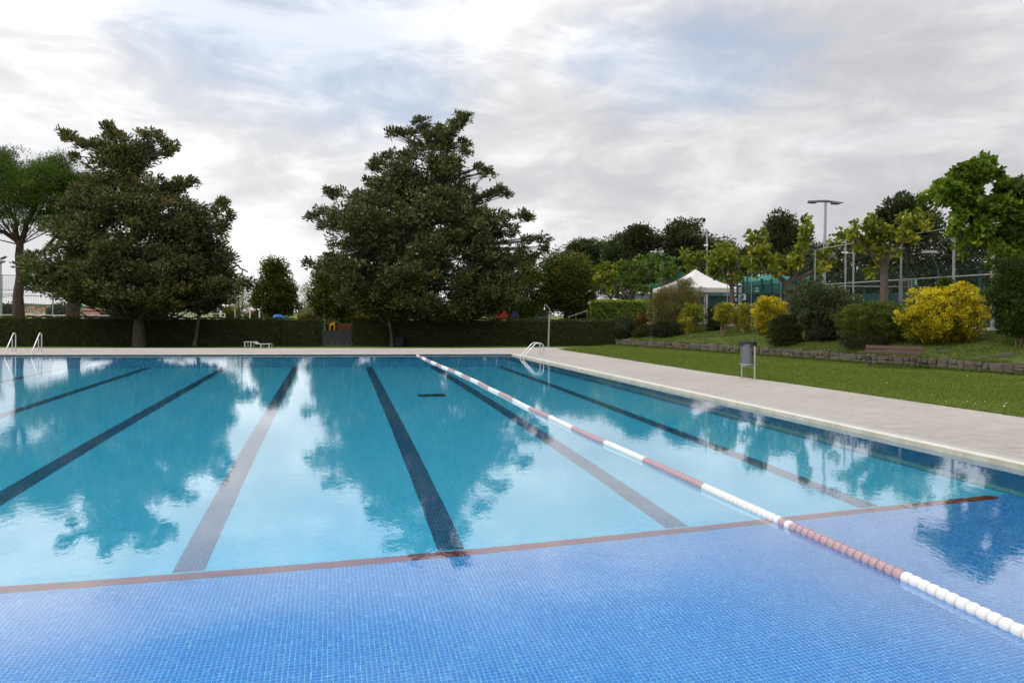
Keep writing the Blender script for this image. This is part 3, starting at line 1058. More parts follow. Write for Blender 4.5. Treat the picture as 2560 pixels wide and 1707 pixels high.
# ------------------------------------------------------------------ trees and shrubs
def tree(name, label, cat, foot, Y, prof, n, per, L, Wd, leaf, bark, r0, r1, seed, top=0.8, crad=0.5, nl=40, lr=0.06, group=None,
         extra=(), depth=0.9, lump=0.16, shell=0.66, flat=0.75, up=0.25, lean=0.1, spread=0.2, stems=1, tvar=0.12, tmean=0.47, sprays=0, shoots=0, rosette=False, forks=()):
    """a thing with a trunk (and its limbs) and a crown of single leaves; foot is the place where it stands"""
    global RNG
    RNG = np.random.default_rng(seed)
    foot = Vector(foot)
    t = thing(name, foot, label, cat, group)
    cen, out, (zs, xl, xr) = envelope_clumps(prof, Y, n, seed, depth, lump, shell, sprays, crad)
    rad = crad * (0.65 + 0.7 * RNG.random(len(cen)))
    if rosette and extra:                                      # each long tip is a bunch of leaf whorls
        extra = [(u + random.Random(i * 7 + k).gauss(0, 7.5), v + random.Random(i * 11 + k).gauss(0, 5.5), 0.24 + 0.14 * random.Random(k + i).random()) for i, (u, v, _) in enumerate(extra) for k in range(7)]
    if extra:
        e = np.array([tuple(D(u, v, Y + RNG.uniform(-.6, .6))) for u, v, _ in extra])
        er = np.array([r for _, _, r in extra])
        cen, rad = np.concatenate([cen, e]), np.concatenate([rad, er])
        ctr = np.array([foot.x, Y, float(zs.mean())])
        out = np.concatenate([out, unit(e - ctr)])
    if shoots:                                                 # stray shoots breaking the outline
        rs_ = np.random.default_rng(seed + 77)
        zq = zs[0] + (zs[-1] - zs[0]) * (0.35 + 0.65 * rs_.random(shoots))
        a_, b_ = np.interp(zq, zs, xl), np.interp(zq, zs, xr)
        pq = rs_.random(shoots) * 2 * math.pi
        fq = 1.0 + 0.22 * rs_.random(shoots)
        sc_ = np.stack([(a_ + b_) / 2 + (b_ - a_) / 2 * fq * np.cos(pq), Y + (b_ - a_) / 2 * depth * fq * np.sin(pq), zq + crad * 0.9 * rs_.random(shoots)], 1)
        cen, rad = np.concatenate([cen, sc_]), np.concatenate([rad, crad * (0.35 + 0.3 * rs_.random(shoots))])
        out = np.concatenate([out, unit(np.stack([np.cos(pq), np.sin(pq), 0.9 + 0 * pq], 1))])
    zmin = foot.z + 0.04
    cen[:, 2] = np.maximum(cen[:, 2], zmin + rad * 0.4)
    tint0 = np.clip(tmean + RNG.normal(size=len(cen)) * tvar, 0, 1)
    if leaf == 'gold':                                          # the golden leaves sit at the top and outside
        tint0 = np.clip(tint0 + 0.34 * ((cen[:, 2] - zs[0]) / (zs[-1] - zs[0]) - 0.5), 0, 1)
    if leaf == 'magnolia':
        hi = (cen[:, 2] - zs[0]) / (zs[-1] - zs[0])
        tint0 = np.clip(tint0 + 0.10 * (hi - 0.4), 0, 1)
    V, F4, tt = clump_leaves(cen, rad, out, per, L, Wd, flat, up, tint0, spread)
    V[:, 2] = np.maximum(V[:, 2], foot.z + 0.01)
    zt = zs[0] + (zs[-1] - zs[0]) * top
    xt = float((np.interp(zt, zs, xl) + np.interp(zt, zs, xr)) / 2)
    mb = MB()
    axis = None
    for s in range(stems):
        a = 2 * math.pi * s / max(1, stems) + 0.5
        sp = 0.0 if stems == 1 else 0.5
        f_ = foot + Vector((math.cos(a), math.sin(a), 0)) * (0.0 if stems == 1 else 0.10) - Vector((0, 0, 0.05))
        wtop = (float(np.interp(zt, zs, xr)) - float(np.interp(zt, zs, xl))) / 2
        tp = Vector((xt + math.cos(a) * sp * wtop, Y + math.sin(a) * sp * wtop, zt))
        m2, ap = trunk_mb(f_, tp, r0, r1, lean, 9 if stems == 1 else 6)
        mb.add(m2.v, m2.f)
        axis = ap if axis is None else axis
    if extra:
        for c in e:
            s = min(axis, key=lambda q: abs(q.z - (c[2] - 1.2)))
            k = Vector(c)
            mb.tube([s, s.lerp(k, .5) + Vector((0, 0, -.15)), k], [lr * .5, lr * .35, .012], 5, False)
    for ch in forks:                                           # main limbs parting low on the stem
        pts = [D(a, b, Y + 0.25 * math.sin(a)) for a, b in ch]
        mb.tube(pts, [r0 * (0.62 - 0.34 * q / len(pts)) for q in range(len(pts))], 8, False)
    limbs(mb, cen, axis, nl, lr, 0.012, seed)
    mb.build('trunk', BARK[bark], t, smooth=True)
    link('crown', np_mesh('crown', V - np.array(foot), F4, tt), LEAF[leaf], t)
    return t


def Z(pts, ou, ov, s):
    """outline rows measured in an enlarged view -> photo pixels"""
    return [(ov + y / s, ou + a / s, ou + b / s) for y, a, b in pts]


# big magnolias standing before the clipped hedge
f1 = Vector((D(348, 868, 51.9).x, 51.9, GZ))
m1 = Z([(110, 655, 690), (160, 560, 1000), (210, 520, 1010), (260, 560, 1010), (300, 470, 960), (350, 480, 990), (390, 500, 1010), (420, 540, 1110),
        (470, 520, 1100), (520, 430, 1180), (560, 400, 1290), (620, 390, 1310), (680, 330, 1340), (740, 300, 1330), (800, 290, 1290), (860, 250, 1360),
        (920, 240, 1370), (980, 240, 1390), (1040, 230, 1440), (1100, 270, 1430), (1150, 330, 1400), (1200, 600, 1240), (1240, 690, 990)], 0, 280, 2.45)
m1x = [(u / 2.45, 280 + v / 2.45, r) for u, v, r in
       ((400, 135, .28), (430, 160, .3), (480, 185, .35), (530, 215, .4), (665, 90, .28), (690, 130, .35), (735, 140, .35), (880, 140, .38), (955, 145, .4), (1010, 185, .35),
        (1050, 220, .3), (1020, 250, .4), (460, 285, .3), (1110, 430, .4), (1160, 440, .3), (1360, 545, .32), (1330, 580, .4), (1390, 650, .3), (1360, 690, .38), (1340, 740, .4),
        (180, 1030, .4), (165, 890, .38), (210, 900, .4), (200, 1060, .35), (1480, 1040, .35), (1520, 1055, .25), (1370, 880, .4), (260, 960, .4), (640, 210, .5), (590, 200, .45))]
m1 = [(v, (a + b) / 2 - (b - a) / 2 * min(1, .62 + .38 * max(0, (v - 330) / 130)), (a + b) / 2 + (b - a) / 2 * min(1, .62 + .38 * max(0, (v - 330) / 130))) for v, a, b in m1]
tree('magnolia_tree', 'large dark magnolia with spreading bare tip at its top left', 'tree', f1, 51.9, m1, 3100, 29, 0.31, 0.125, 'magnolia', 'grey', 0.36, 0.10, 11,
     top=0.86, crad=0.42, nl=170, lr=0.10, extra=m1x, lump=0.2, shell=0.78, lean=0.25, tmean=0.5, sprays=190, rosette=True, forks=[[(338, 795), (322, 765), (300, 735), (290, 700)], [(344, 790), (336, 755), (340, 715)], [(350, 795), (362, 770), (378, 735), (395, 700)]])
f2 = Vector((D(1051, 864, 57.5).x, 57.5, GZ))
m2 = Z([(100, 945, 1010), (150, 800, 985), (200, 620, 960), (250, 620, 1010), (300, 560, 1020), (350, 480, 1070), (400, 480, 1080), (460, 450, 1060), (520, 460, 1080),
        (560, 400, 1190), (600, 220, 1150), (650, 170, 1200), (700, 160, 1290), (760, 180, 1300), (820, 220, 1230), (870, 210, 1300), (930, 190, 1380), (1000, 160, 1360),
        (1080, 200, 1370), (1150, 260, 1370), (1215, 330, 1330), (1265, 480, 1180)], 740, 260, 2.376)
m2x = [(740 + u / 2.376, 260 + v / 2.376, r) for u, v, r in
       ((975, 75, .28), (1015, 90, .25), (950, 130, .35), (735, 115, .28), (770, 150, .35), (585, 170, .35), (630, 170, .35), (690, 175, .35), (845, 150, .35), (1000, 230, .4), (555, 300, .35),
        (465, 360, .4), (470, 390, .38), (440, 465, .33), (1130, 420, .38), (1080, 375, .4), (1235, 520, .33), (1190, 520, .38), (1150, 530, .4), (205, 535, .42), (240, 530, .38), (370, 545, .4),
        (110, 660, .35), (150, 640, .42), (160, 710, .4), (1330, 660, .38), (1370, 675, .33), (1250, 670, .42), (1280, 770, .42), (1200, 780, .4), (1460, 790, .33), (1470, 860, .4),
        (1380, 800, .42), (1340, 860, .5), (75, 940, .28), (500, 350, .5), (1010, 280, .5), (1410, 900, .5))]
m2 = [(v, (a + b) / 2 - (b - a) / 2 * min(1, .62 + .38 * max(0, (v - 300) / 130)), (a + b) / 2 + (b - a) / 2 * min(1, .62 + .38 * max(0, (v - 300) / 130))) for v, a, b in m2]
tree('magnolia_tree', 'tallest magnolia, broad and dark, behind the far end of the lane rope', 'tree', f2, 57.5, m2, 3700, 29, 0.33, 0.13, 'magnolia', 'dark', 0.42, 0.10, 12,
     top=0.86, crad=0.44, nl=190, lr=0.10, extra=m2x, lump=0.17, shell=0.78, lean=0.2, tmean=0.46, sprays=220, rosette=True, forks=[[(1056, 800), (1066, 775), (1085, 740), (1110, 700)], [(1047, 795), (1036, 760), (1020, 720)], [(1052, 790), (1056, 750), (1052, 700)]])
# smaller thin trunked magnolias beside them
f3 = Vector((D(485, 867, 53.2).x, 53.2, GZ))
tree('young_magnolia', 'thin trunked dark tree before the hedge, right of the left magnolia', 'tree', f3, 53.2,
     [(600, 440, 560), (650, 425, 585), (700, 415, 600), (740, 415, 590), (775, 435, 545)], 260, 40, 0.34, 0.14, 'magnolia', 'grey', 0.15, 0.09, 13, top=0.12, crad=0.6, nl=26, lr=0.07, tmean=0.42)
f4 = Vector((D(980, 867, 55.2).x, 55.2, GZ))
tree('young_magnolia', 'thin trunked dark tree before the hedge, left of the tallest magnolia', 'tree', f4, 55.2,
     [(690, 900, 1020), (730, 885, 1040), (765, 890, 1035), (790, 930, 1010)], 190, 40, 0.34, 0.14, 'magnolia', 'grey', 0.13, 0.08, 14, top=0.1, crad=0.6, nl=20, lr=0.07, tmean=0.5)


def pine(label, foot, Y, pads, seed, r0, trunk_pts, limb_to):
    """umbrella pine: flat pads of needle tufts on bare forking limbs"""
    global RNG
    RNG = np.random.default_rng(seed)
    t = thing('stone_pine', foot, label, 'tree', None)
    cen, out, rad = [], [], []
    for (v, ul, ur, n) in pads:
        a, b = D(ul, v, Y), D(ur, v, Y)
        for _ in range(n):
            k = RNG.random()
            x = a.x + (b.x - a.x) * k
            hgt = math.sqrt(max(0.02, 1 - (2 * k - 1) ** 2))
            yq = RNG.uniform(-1, 1)
            cen.append((x, Y + yq * (b.x - a.x) * 0.42 * hgt, a.z + RNG.normal() * 0.28 + 0.62 * math.sin(x * 1.35 + yq * 3 + seed)))
            rad.append(0.48 + 0.42 * RNG.random())
    cen, rad = np.array(cen), np.array(rad)
    cen = np.concatenate([cen, cen + RNG.normal(size=cen.shape) * (0.7, 0.85, 0.3)])
    rad = np.concatenate([rad, rad])
    out = np.tile(np.array([[0, 0, 1.0]]), (len(cen), 1))
    V, F4, tt = clump_leaves(cen, rad, out, 80, 0.27, 0.047, 0.7, 0.45, np.clip(0.5 + RNG.normal(size=len(cen)) * 0.15, 0, 1), 0.16)
    mb = MB()
    tp = [D(u, v, Y) for u, v in trunk_pts]
    tp[0] = Vector(foot) - Vector((0, 0, .05))
    mb.tube(tp, [r0 * (1.25 if i == 0 else 1 - 0.45 * i / len(tp)) for i in range(len(tp))], 10, False)
    for i0, chain in limb_to:
        pts = [tp[i0]] + [D(u, v, Y + RNG.uniform(-.8, .8)) for u, v in chain]
        mb.tube(pts, [r0 * 0.55 * (1 - 0.7 * i / len(pts)) + 0.02 for i in range(len(pts))], 7, False)
    order = RNG.permutation(len(cen))[:14]
    for i in order:
        e = Vector(cen[i])
        s = tp[-1].lerp(e, 0.35)
        s.z = min(s.z, e.z - 0.5)
        mb.tube([tp[-1], s, e], [0.07, 0.05, 0.02], 5, False)
    mb.build('trunk', BARK['pine'], t, smooth=True)
    link('crown', np_mesh('crown', V - np.array(foot), F4, tt), LEAF['pine'], t)


YP = 63.0
fp = Vector((D(50, 800, YP).x, YP, GZ))
pine('umbrella pine at the left edge with forked bare trunk', fp, YP,
     [(400, -60, 30, 26), (418, -90, 60, 40), (440, -110, 190, 90), (430, 90, 170, 46), (462, -120, 225, 110), (485, -120, 235, 100), (510, -120, 235, 90), (535, -110, 225, 60), (555, -60, 190, 26)],
     21, 0.46, [(50, 800), (45, 740), (52, 690), (48, 640), (50, 612)], [(4, [(38, 580), (42, 555), (20, 520)]), (4, [(62, 580), (66, 555), (90, 520)]), (2, [(75, 665), (100, 640), (140, 590)]), (4, [(40, 600), (10, 580), (-30, 575)])])
fp2 = Vector((D(178, 800, YP + 3).x, YP + 3, GZ))
pine('umbrella pine with thick leaning trunk, mostly behind the left magnolia', fp2, YP + 3,
     [(470, 150, 330, 50), (500, 130, 360, 60), (530, 130, 370, 50)], 22, 0.58, [(178, 800), (186, 740), (200, 660), (215, 580)], [(3, [(230, 550), (280, 520)])])


def linden(label, u, foot_u, Y, prof, seed, n=230, leaf='linden', whips=()):
    t = tree('linden_tree', label, 'tree', (D(foot_u, 800, Y).x, Y, GZ), Y, prof, int(n * 1.25), 50, 0.2, 0.17, leaf, 'dark', 0.34, 0.1, seed, top=0.75, crad=0.7, nl=34, lr=0.08, lump=0.12, tvar=0.14, spread=0.24,
             group='broad trees in a row behind the clipped hedge')
    if whips:
        mb = MB()
        for (ux, v0, v1) in whips:
            mb.tube([D(ux, v0, Y), D(ux + 1.5, v1, Y)], [0.03, 0.012], 4, False)
        mb.build('bare_twigs', BARK['dark'], t)


linden('round topped tree behind the hedge, above the blue slide', 695, 690, 70, Z([(140, 970, 1010), (230, 900, 1230), (300, 870, 1290), (400, 850, 1310), (520, 870, 1360), (600, 800, 1430), (700, 760, 1450), (800, 700, 1480), (900, 650, 1530), (1000, 640, 1560), (1080, 660, 1560), (1150, 760, 1500), (1220, 900, 1400)], 540, 620, 7.35), 31,
       whips=[(628, 760, 672), (634, 750, 668), (646, 720, 664), (649, 720, 662), (675, 680, 625), (677, 680, 640), (679, 680, 634), (700, 660, 640)])
linden('dense tree left of the tallest magnolia, behind the dark gate', 850, 862, 70, [(640, 805, 870), (665, 785, 890), (700, 775, 900), (735, 768, 905), (765, 770, 905), (792, 800, 890)], 32, 300)
linden('brownish tree right of the tallest magnolia, behind the shower', 1420, 1414, 73, [(620, 1375, 1400), (638, 1358, 1468), (660, 1344, 1484), (690, 1338, 1494), (720, 1338, 1496), (748, 1346, 1488), (775, 1372, 1465)], 33, 320)
linden('dark tree mostly hidden by the right side of the tallest magnolia', 1235, 1232, 71, [(635, 1200, 1330), (665, 1185, 1365), (700, 1180, 1380), (730, 1180, 1385), (760, 1190, 1375), (788, 1205, 1350)], 34, 330)
tree('pale_tree', 'pale feathery tree far behind the hedge, left of the blue slide', 'tree', (D(590, 790, 95).x, 95, GZ), 95, [(705, 575, 610), (730, 562, 640), (755, 560, 648), (775, 570, 640)], 90, 42, 0.2, 0.07, 'pale', 'grey', 0.12, 0.05, 35, crad=0.7, nl=20)
tree('pale_tree', 'thin pale tree right of the blue slide, far behind the hedge', 'tree', (D(770, 790, 92).x, 92, GZ), 92, [(700, 762, 780), (735, 755, 785), (765, 750, 800), (785, 745, 810)], 80, 42, 0.2, 0.07, 'pale', 'grey', 0.10, 0.04, 36, crad=0.6, nl=20)


tree('dark_bush', 'dark bush behind the climbing frame, seen over the gate', 'shrub', (D(848, 800, 72).x, 72, GZ), 72, [(790, 820, 885), (805, 800, 900), (830, 795, 905), (862, 795, 905)], 150, 44, 0.2, 0.12, 'hedge_fresh', 'dark', .05, .03, 37, crad=0.6, nl=10, stems=4)


# clipped hedges: a solid twiggy core and a skin of small leaves
def hedge(label, p0, p1, thick, h, seed, leaf, name='clipped_hedge', lsize=0.115, dens=150, cat='hedge', z0=GZ, wave=0.08, zfun=None, group=None):
    global RNG
    RNG = np.random.default_rng(seed)
    p0, p1 = Vector((p0[0], p0[1], 0)), Vector((p1[0], p1[1], 0))
    d = (p1 - p0)
    ln = d.length
    d /= ln
    nrm = Vector((-d.y, d.x, 0))
    root = thing(name, (p0.x, p0.y, z0), label, cat, group)
    core = MB()
    ins = 0.09
    q = [p0 + d * ins + nrm * ins, p1 - d * ins + nrm * ins, p1 - d * ins + nrm * (thick - ins), p0 + d * ins + nrm * (thick - ins)]
    core.slab([(p.x, p.y) for p in q], z0, z0 + h - ins)
    core.build('twigs', surf('hedge_twigs_' + leaf, (0.022, 0.028, 0.010), 0.95, 0.4, 9), root)
    areas = [ln * h, ln * thick, thick * h, thick * h]
    N = [int(a * dens) for a in areas]
    P_, A_ = [], []
    for f, n in enumerate(N):
        s, k = RNG.random(n), RNG.random(n)
        if f == 0:
            x, y, z, o = s * ln, 0 * s, k * h, (0, -1, 0.25)
        elif f == 1:
            x, y, z, o = s * ln, k * thick, h + 0 * s, (0, 0, 1)
        else:
            x, y, z, o = (0 if f == 2 else ln) + 0 * s, s * thick, k * h, (-1 if f == 2 else 1, 0, 0.2)
        bump = wave * wob(x * 1.7, z * 2.1 + y, seed) + RNG.normal(size=n) * 0.025 - 0.03
        x, y, z = x + o[0] * bump, y + o[1] * bump, z + o[2] * bump * (1 if f == 1 else 0)
        pos = np.stack([p0.x + d.x * x + nrm.x * y, p0.y + d.y * x + nrm.y * y, z0 + np.maximum(z, 0.02)], 1)
        ov = np.array([d.x * o[0] + nrm.x * o[1], d.y * o[0] + nrm.y * o[1], o[2]])
        P_.append(pos)
        A_.append(ov + RNG.normal(size=(n, 3)) * 0.7)
    C, A = np.concatenate(P_), np.concatenate(A_)
    n = len(C)
    pt = wob(C[:, 0] * 1.1, C[:, 2] * 3.0, seed + 1) * 0.12 + wob(C[:, 0] * 0.31, C[:, 2] * 0.8, seed + 2) * 0.08
    tint = np.clip(0.5 + pt + RNG.normal(size=n) * 0.2, 0, 1)
    V, F4, tt = leaves(C, A, lsize * (0.6 + 0.8 * RNG.random(n)), lsize * 0.55 * (0.6 + 0.8 * RNG.random(n)), tint)
    link('foliage', np_mesh('foliage', V - np.array((p0.x, p0.y, z0)), F4, tt), LEAF[leaf], root)
    return root


HA, HB = Vector((-38.8, 52.0, 0)), Vector((8.95, 59.1, 0))


def hedge_at(u):
    r = (u - 1280) / FPX
    k = (r * HA.y - HA.x) / ((HB.x - HA.x) - r * (HB.y - HA.y))
    return HA.lerp(HB, k)


hl = HA + (HA - HB).normalized() * 20
hedge('long clipped dark hedge behind the far deck, left of the dark gate', hl, hedge_at(700), 1.4, 2.24, 41, 'hedge')
hedge('looser greener end of the hedge directly left of the dark gate', hedge_at(702), hedge_at(804), 1.1, 2.20, 42, 'hedge_fresh', wave=0.14, lsize=0.12)
hedge('clipped dark hedge right of the dark gate, behind the shower', hedge_at(880), hedge_at(1542), 1.4, 2.24, 43, 'hedge')
lh0, lh1 = D(1475, 780, 65), D(1618, 780, 62)
hedge('bright yellow green laurel hedge above the end of the clipped hedge', (lh0.x, lh0.y), (lh1.x, lh1.y), 1.5, 3.97, 44, 'laurel', 'laurel_hedge', 0.15, 140, z0=-0.62, wave=0.16)

# ------------------------------------------------------------------ bank, terrace and stone wall on the right
mbk = surf('bank_grass', (0.085, 0.125, 0.024), 0.95, 0.2, 2.0, 0.6, spec=0.1, col2=(0.055, 0.055, 0.022), bscale=30)
bk = MB()
offs = [0.12, 0.35, 1.2, 2.2, 3.2, 4.2, 5.2]
ts = [-8 + 1.2 * i for i in range(28)]
vs, fs = [], []
for i, t_ in enumerate(ts):
    for j, of in enumerate(offs):
        z = (0.43 if j == 0 else bank_z(of) + 0.05 * math.sin(t_ * 1.1 + of * 2) * (1 if 0 < j < 6 else 0))
        vs.append((WX + TX * t_ + 0.906 * of, WY + TY * t_ + 0.42 * of, z))
n_ = len(offs)
for i in range(len(ts) - 1):
    for j in range(n_ - 1):
        fs.append((i * n_ + j, i * n_ + j + 1, (i + 1) * n_ + j + 1, (i + 1) * n_ + j))
bk.add(vs, fs)
tag(bk.build('bank', mbk, smooth=True), 'grassy planted bank above the stone wall', kind='structure')


def bnk(t_, of, z=None):
    return Vector((WX + TX * t_ + 0.906 * of, WY + TY * t_ + 0.42 * of, bank_z(of) if z is None else z))


tr = MB()
e0, e1 = bnk(-8, 5.2), bnk(24.4, 5.2)
q1, q2 = Vector((9.3, 61.5, 0)), Vector((3, 125, 0))
tr.poly([(e0.x, e0.y, 1.37), (e0.x + 90, e0.y + 4, 1.37), (e1.x + 95, e1.y + 75, 1.37), (q2.x, q2.y, 1.37), (q1.x, q1.y, 1.37), (e1.x, e1.y, 1.37)])
tr.poly([(e1.x, e1.y, 1.37), (q1.x, q1.y, 1.37), (q1.x, q1.y, -0.8), (e1.x, e1.y, -0.8)])
tr.poly([(q1.x, q1.y, 1.37), (q2.x, q2.y, 1.37), (q2.x, q2.y, -0.8), (q1.x, q1.y, -0.8)])
ee = bnk(24.4, 0.12)
tr.poly([(e1.x, e1.y, 1.37), (ee.x, ee.y, 0.44), (ee.x, ee.y, -0.8), (e1.x, e1.y, -0.8)])
tag(tr.build('terrace', surf('terrace_paving', (0.22, 0.20, 0.18), 0.9, 0.2, 3)), 'raised terrace of the racket courts', kind='structure')
kb = MB()
c0, c1 = bnk(-8, 5.28), bnk(24.4, 5.28)
mid_ = (c0 + c1) / 2
kb.box((mid_.x, mid_.y, 1.37), ((c1 - c0).length, 0.22, 0.16), rz=math.atan2(TY, TX))
tag(kb.build('kerb', surf('concrete_kerb', (0.36, 0.34, 0.31), 0.85, 0.15, 5)), 'concrete kerb along the terrace edge', kind='structure')

# retaining wall of rough stones
wall = thing('stone_wall', bnk(10, 0, 0.07), 'low retaining wall of rough grey stones below the planted bank', 'wall')
wb = MB()
a_, b_2 = bnk(-7, 0.16), bnk(24.2, 0.16)
mid_ = (a_ + b_2) / 2
wb.box((mid_.x, mid_.y, 0.235), ((b_2 - a_).length, 0.20, 0.39), rz=math.atan2(TY, TX))
wb.build('mortar', surf('wall_mortar', (0.075, 0.065, 0.055), 0.95, 0.25, 9, 0.5), wall)
rs = random.Random(5)
stone_me = []
for k in range(10):
    q = MB()
    hx, hy, hz = 0.5, 0.5, 0.5
    pts, fs = [], []
    for zz, ins in ((-0.5, 0.14), (-0.34, 0.0), (0.34, 0.0), (0.5, 0.12)):
        for (x, y) in ((-.36, -.5), (.36, -.5), (.5, -.3), (.5, .5), (-.5, .5), (-.5, -.3)):
            pts.append((x * (1 - ins) + rs.uniform(-.05, .05), y * (1 - ins * .6) + rs.uniform(-.06, .06), zz + rs.uniform(-.05, .05)))
    for r_ in range(3):
        for i in range(6):
            j = (i + 1) % 6
            fs.append((r_ * 6 + i, r_ * 6 + j, r_ * 6 + 6 + j, r_ * 6 + 6 + i))
    fs += [tuple(range(5, -1, -1)), tuple(range(18, 24))]
    q.add(pts, fs)
    stone_me.append(q.mesh('stone', smooth=False))
ms, t = _mat('wall_stone')
oi = t.n('ShaderNodeObjectInfo')
tcn = t.n('ShaderNodeTexCoord')
gc = t.n('ShaderNodeNewGeometry')
c = t.ramp(oi.outputs['Random'], [(0, (0.085, 0.075, 0.06)), (.3, (0.135, 0.118, 0.095)), (.6, (0.11, 0.10, 0.082)), (.85, (0.165, 0.14, 0.11)), (1, (0.15, 0.10, 0.07))])
nn = t.noise(gc.outputs['Position'], 14, 6, .65)
c = t.mix(t.step(nn, .4, .7, 0, .6), c, (0.075, 0.068, 0.055, 1))
c = t.mix(t.step(t.noise(gc.outputs['Position'], 2.2, 4, .6), .58, .75, 0, .6), c, (0.10, 0.105, 0.05, 1))
b_ = t.n('ShaderNodeBsdfPrincipled', i_Roughness=0.92)
b_.inputs['Specular IOR Level'].default_value = 0.2
t.l(c, b_.inputs['Base Color'])
bn = t.n('ShaderNodeBump', i_Strength=0.7, i_Distance=0.02)
t.l(nn, bn.inputs['Height'])
t.l(bn.outputs[0], b_.inputs['Normal'])
o_ = t.n('ShaderNodeOutputMaterial')
t.l(b_.outputs[0], o_.inputs[0])
for me in stone_me:
    me.materials.append(ms)
rzw = math.atan2(TY, TX)
org_w = ORG[wall.name]


def put_stone(t0, t1, z0, z1):
    o = bpy.data.objects.new('stone', rs.choice(stone_me))
    c_ = bnk((t0 + t1) / 2, 0.09 + rs.uniform(-.035, .02), (z0 + z1) / 2)
    o.location = c_ - org_w
    o.scale = ((t1 - t0) * 1.02, 0.2, (z1 - z0) * 1.04)
    o.rotation_euler = (rs.uniform(-.08, .08), rs.uniform(-.11, .11), rzw + rs.uniform(-.08, .08) + math.pi)
    o.parent = wall
    COL.objects.link(o)


t_ = -3.0
while t_ < 23.8:
    w_ = rs.uniform(.20, .58)
    r_ = rs.random()
    top = 0.44 + rs.uniform(-.05, .035)
    g_ = 0.012
    if r_ < 0.28:
        put_stone(t_ + g_, t_ + w_ - g_, 0.05, top)
    elif r_ < 0.75:
        k = rs.uniform(.20, .30)
        put_stone(t_ + g_, t_ + w_ - g_, 0.05, k - g_)
        sp_ = rs.uniform(.35, .65)
        if rs.random() < .45:
            put_stone(t_ + g_, t_ + w_ * sp_ - g_, k + g_, top)
            put_stone(t_ + w_ * sp_ + g_, t_ + w_ - g_, k + g_, top)
        else:
            put_stone(t_ + g_, t_ + w_ - g_, k + g_, top)
    else:
        k1, k2 = rs.uniform(.15, .2), rs.uniform(.28, .33)
        for zz0, zz1 in ((.05, k1), (k1, k2), (k2, top)):
            put_stone(t_ + g_, t_ + w_ - g_, zz0 + g_ * .6, zz1 - g_ * .6)
    t_ += w_

# boulders lying on the bank
for (u, of, s, lab) in ((2515, .9, (.75, .4, .22), 'large flat boulder on the bank near the right picture edge'), (2465, .5, (.5, .3, .14), 'small flat rock above the stone wall, left of the large boulder'),
                        (2360, .9, (.4, .3, .2), 'mossy rock on the bank under the golden bush')):
    x, y = bank_xy(u, of)
    q = MB()
    q.lathe((0, 0, 0), [(.001, -.4), (.35, -.38), (.5, -.1), (.46, .2), (.3, .42), (.001, .5)], 9)
    q.v = [(a * s[0] * (1 + rs.uniform(-.12, .12)) + x, b * s[1] * (1 + rs.uniform(-.12, .12)) + y, c_ * s[2] * 1.5 * (1 + rs.uniform(-.1, .1)) + bank_z(of) - .02) for a, b, c_ in q.v]
    tag(q.build('boulder', surf('boulder_stone', (0.075, 0.072, 0.055), 0.95, 0.3, 5, .6, col2=(0.05, 0.062, 0.025)), org=(x, y, bank_z(of)), smooth=True), lab, 'rock')

# grass tufts on the bank
xy = []
while len(xy) < 26000:
    a, b = RNG.random() * 28 - 4, RNG.random() * 5
    p = bnk(a, 0.3 + b)
    xy.append((p.x, p.y, p.z))
xy = np.array(xy)
pat = wob(xy[:, 0] * 1.2, xy[:, 1] * 1.1, 8)
tint = np.clip(0.42 + 0.2 * pat + RNG.normal(size=len(xy)) * 0.18, 0, 1)
bg_ = link('bank_grass', blades(xy[:, :2], xy[:, 2], 0.06 + 0.06 * RNG.random(len(xy)), np.full(len(xy), 0.014), tint), mgb)
xy = np.array([tuple(bnk(RNG.random() * 28 - 4, 0.02 + 0.22 * RNG.random(), 0.43 + 0.03 * RNG.random())) for _ in range(5200)])
xy = xy[wob(xy[:, 1] * 0.8, xy[:, 0] * 0.3, 15) > -0.35]
link('wall_top_grass', blades(xy[:, :2], xy[:, 2], 0.03 + 0.09 * RNG.random(len(xy)), np.full(len(xy), 0.014), np.clip(0.3 + RNG.normal(size=len(xy)) * 0.2, 0, 1)), mgb, bg_)
xy = np.array([tuple(bnk(RNG.random() * 28 - 4, -0.02 - 0.07 * RNG.random(), 0.07)) for _ in range(6000)])
link('wall_foot_grass', blades(xy[:, :2], xy[:, 2], 0.04 + 0.10 * RNG.random(len(xy)), np.full(len(xy), 0.012), np.clip(0.35 + RNG.normal(size=len(xy)) * 0.2, 0, 1)), mgb, bg_)
tag(bg_, 'rough grass growing on the planted bank', 'grass', kind='stuff')


def shrub(name, label, u, off, rows, leaf, L, Wd, n, per, seed, stems=4, r0=0.018, crad=0.2, **kw):
    """a shrub rooted on the bank at column u, off metres behind the wall"""
    x, y = bank_xy(u, off)
    z = bank_z(off)
    return tree(name, label, 'shrub', (x, y, z - 0.02), y, rows, n, per, L, Wd, leaf, 'stem', r0, 0.012, seed, top=0.6, crad=crad, nl=30, lr=0.022, stems=stems, lean=0.04, sprays=max(10, n // 9), shoots=kw.pop('shoots', max(12, n // 14)), **kw)


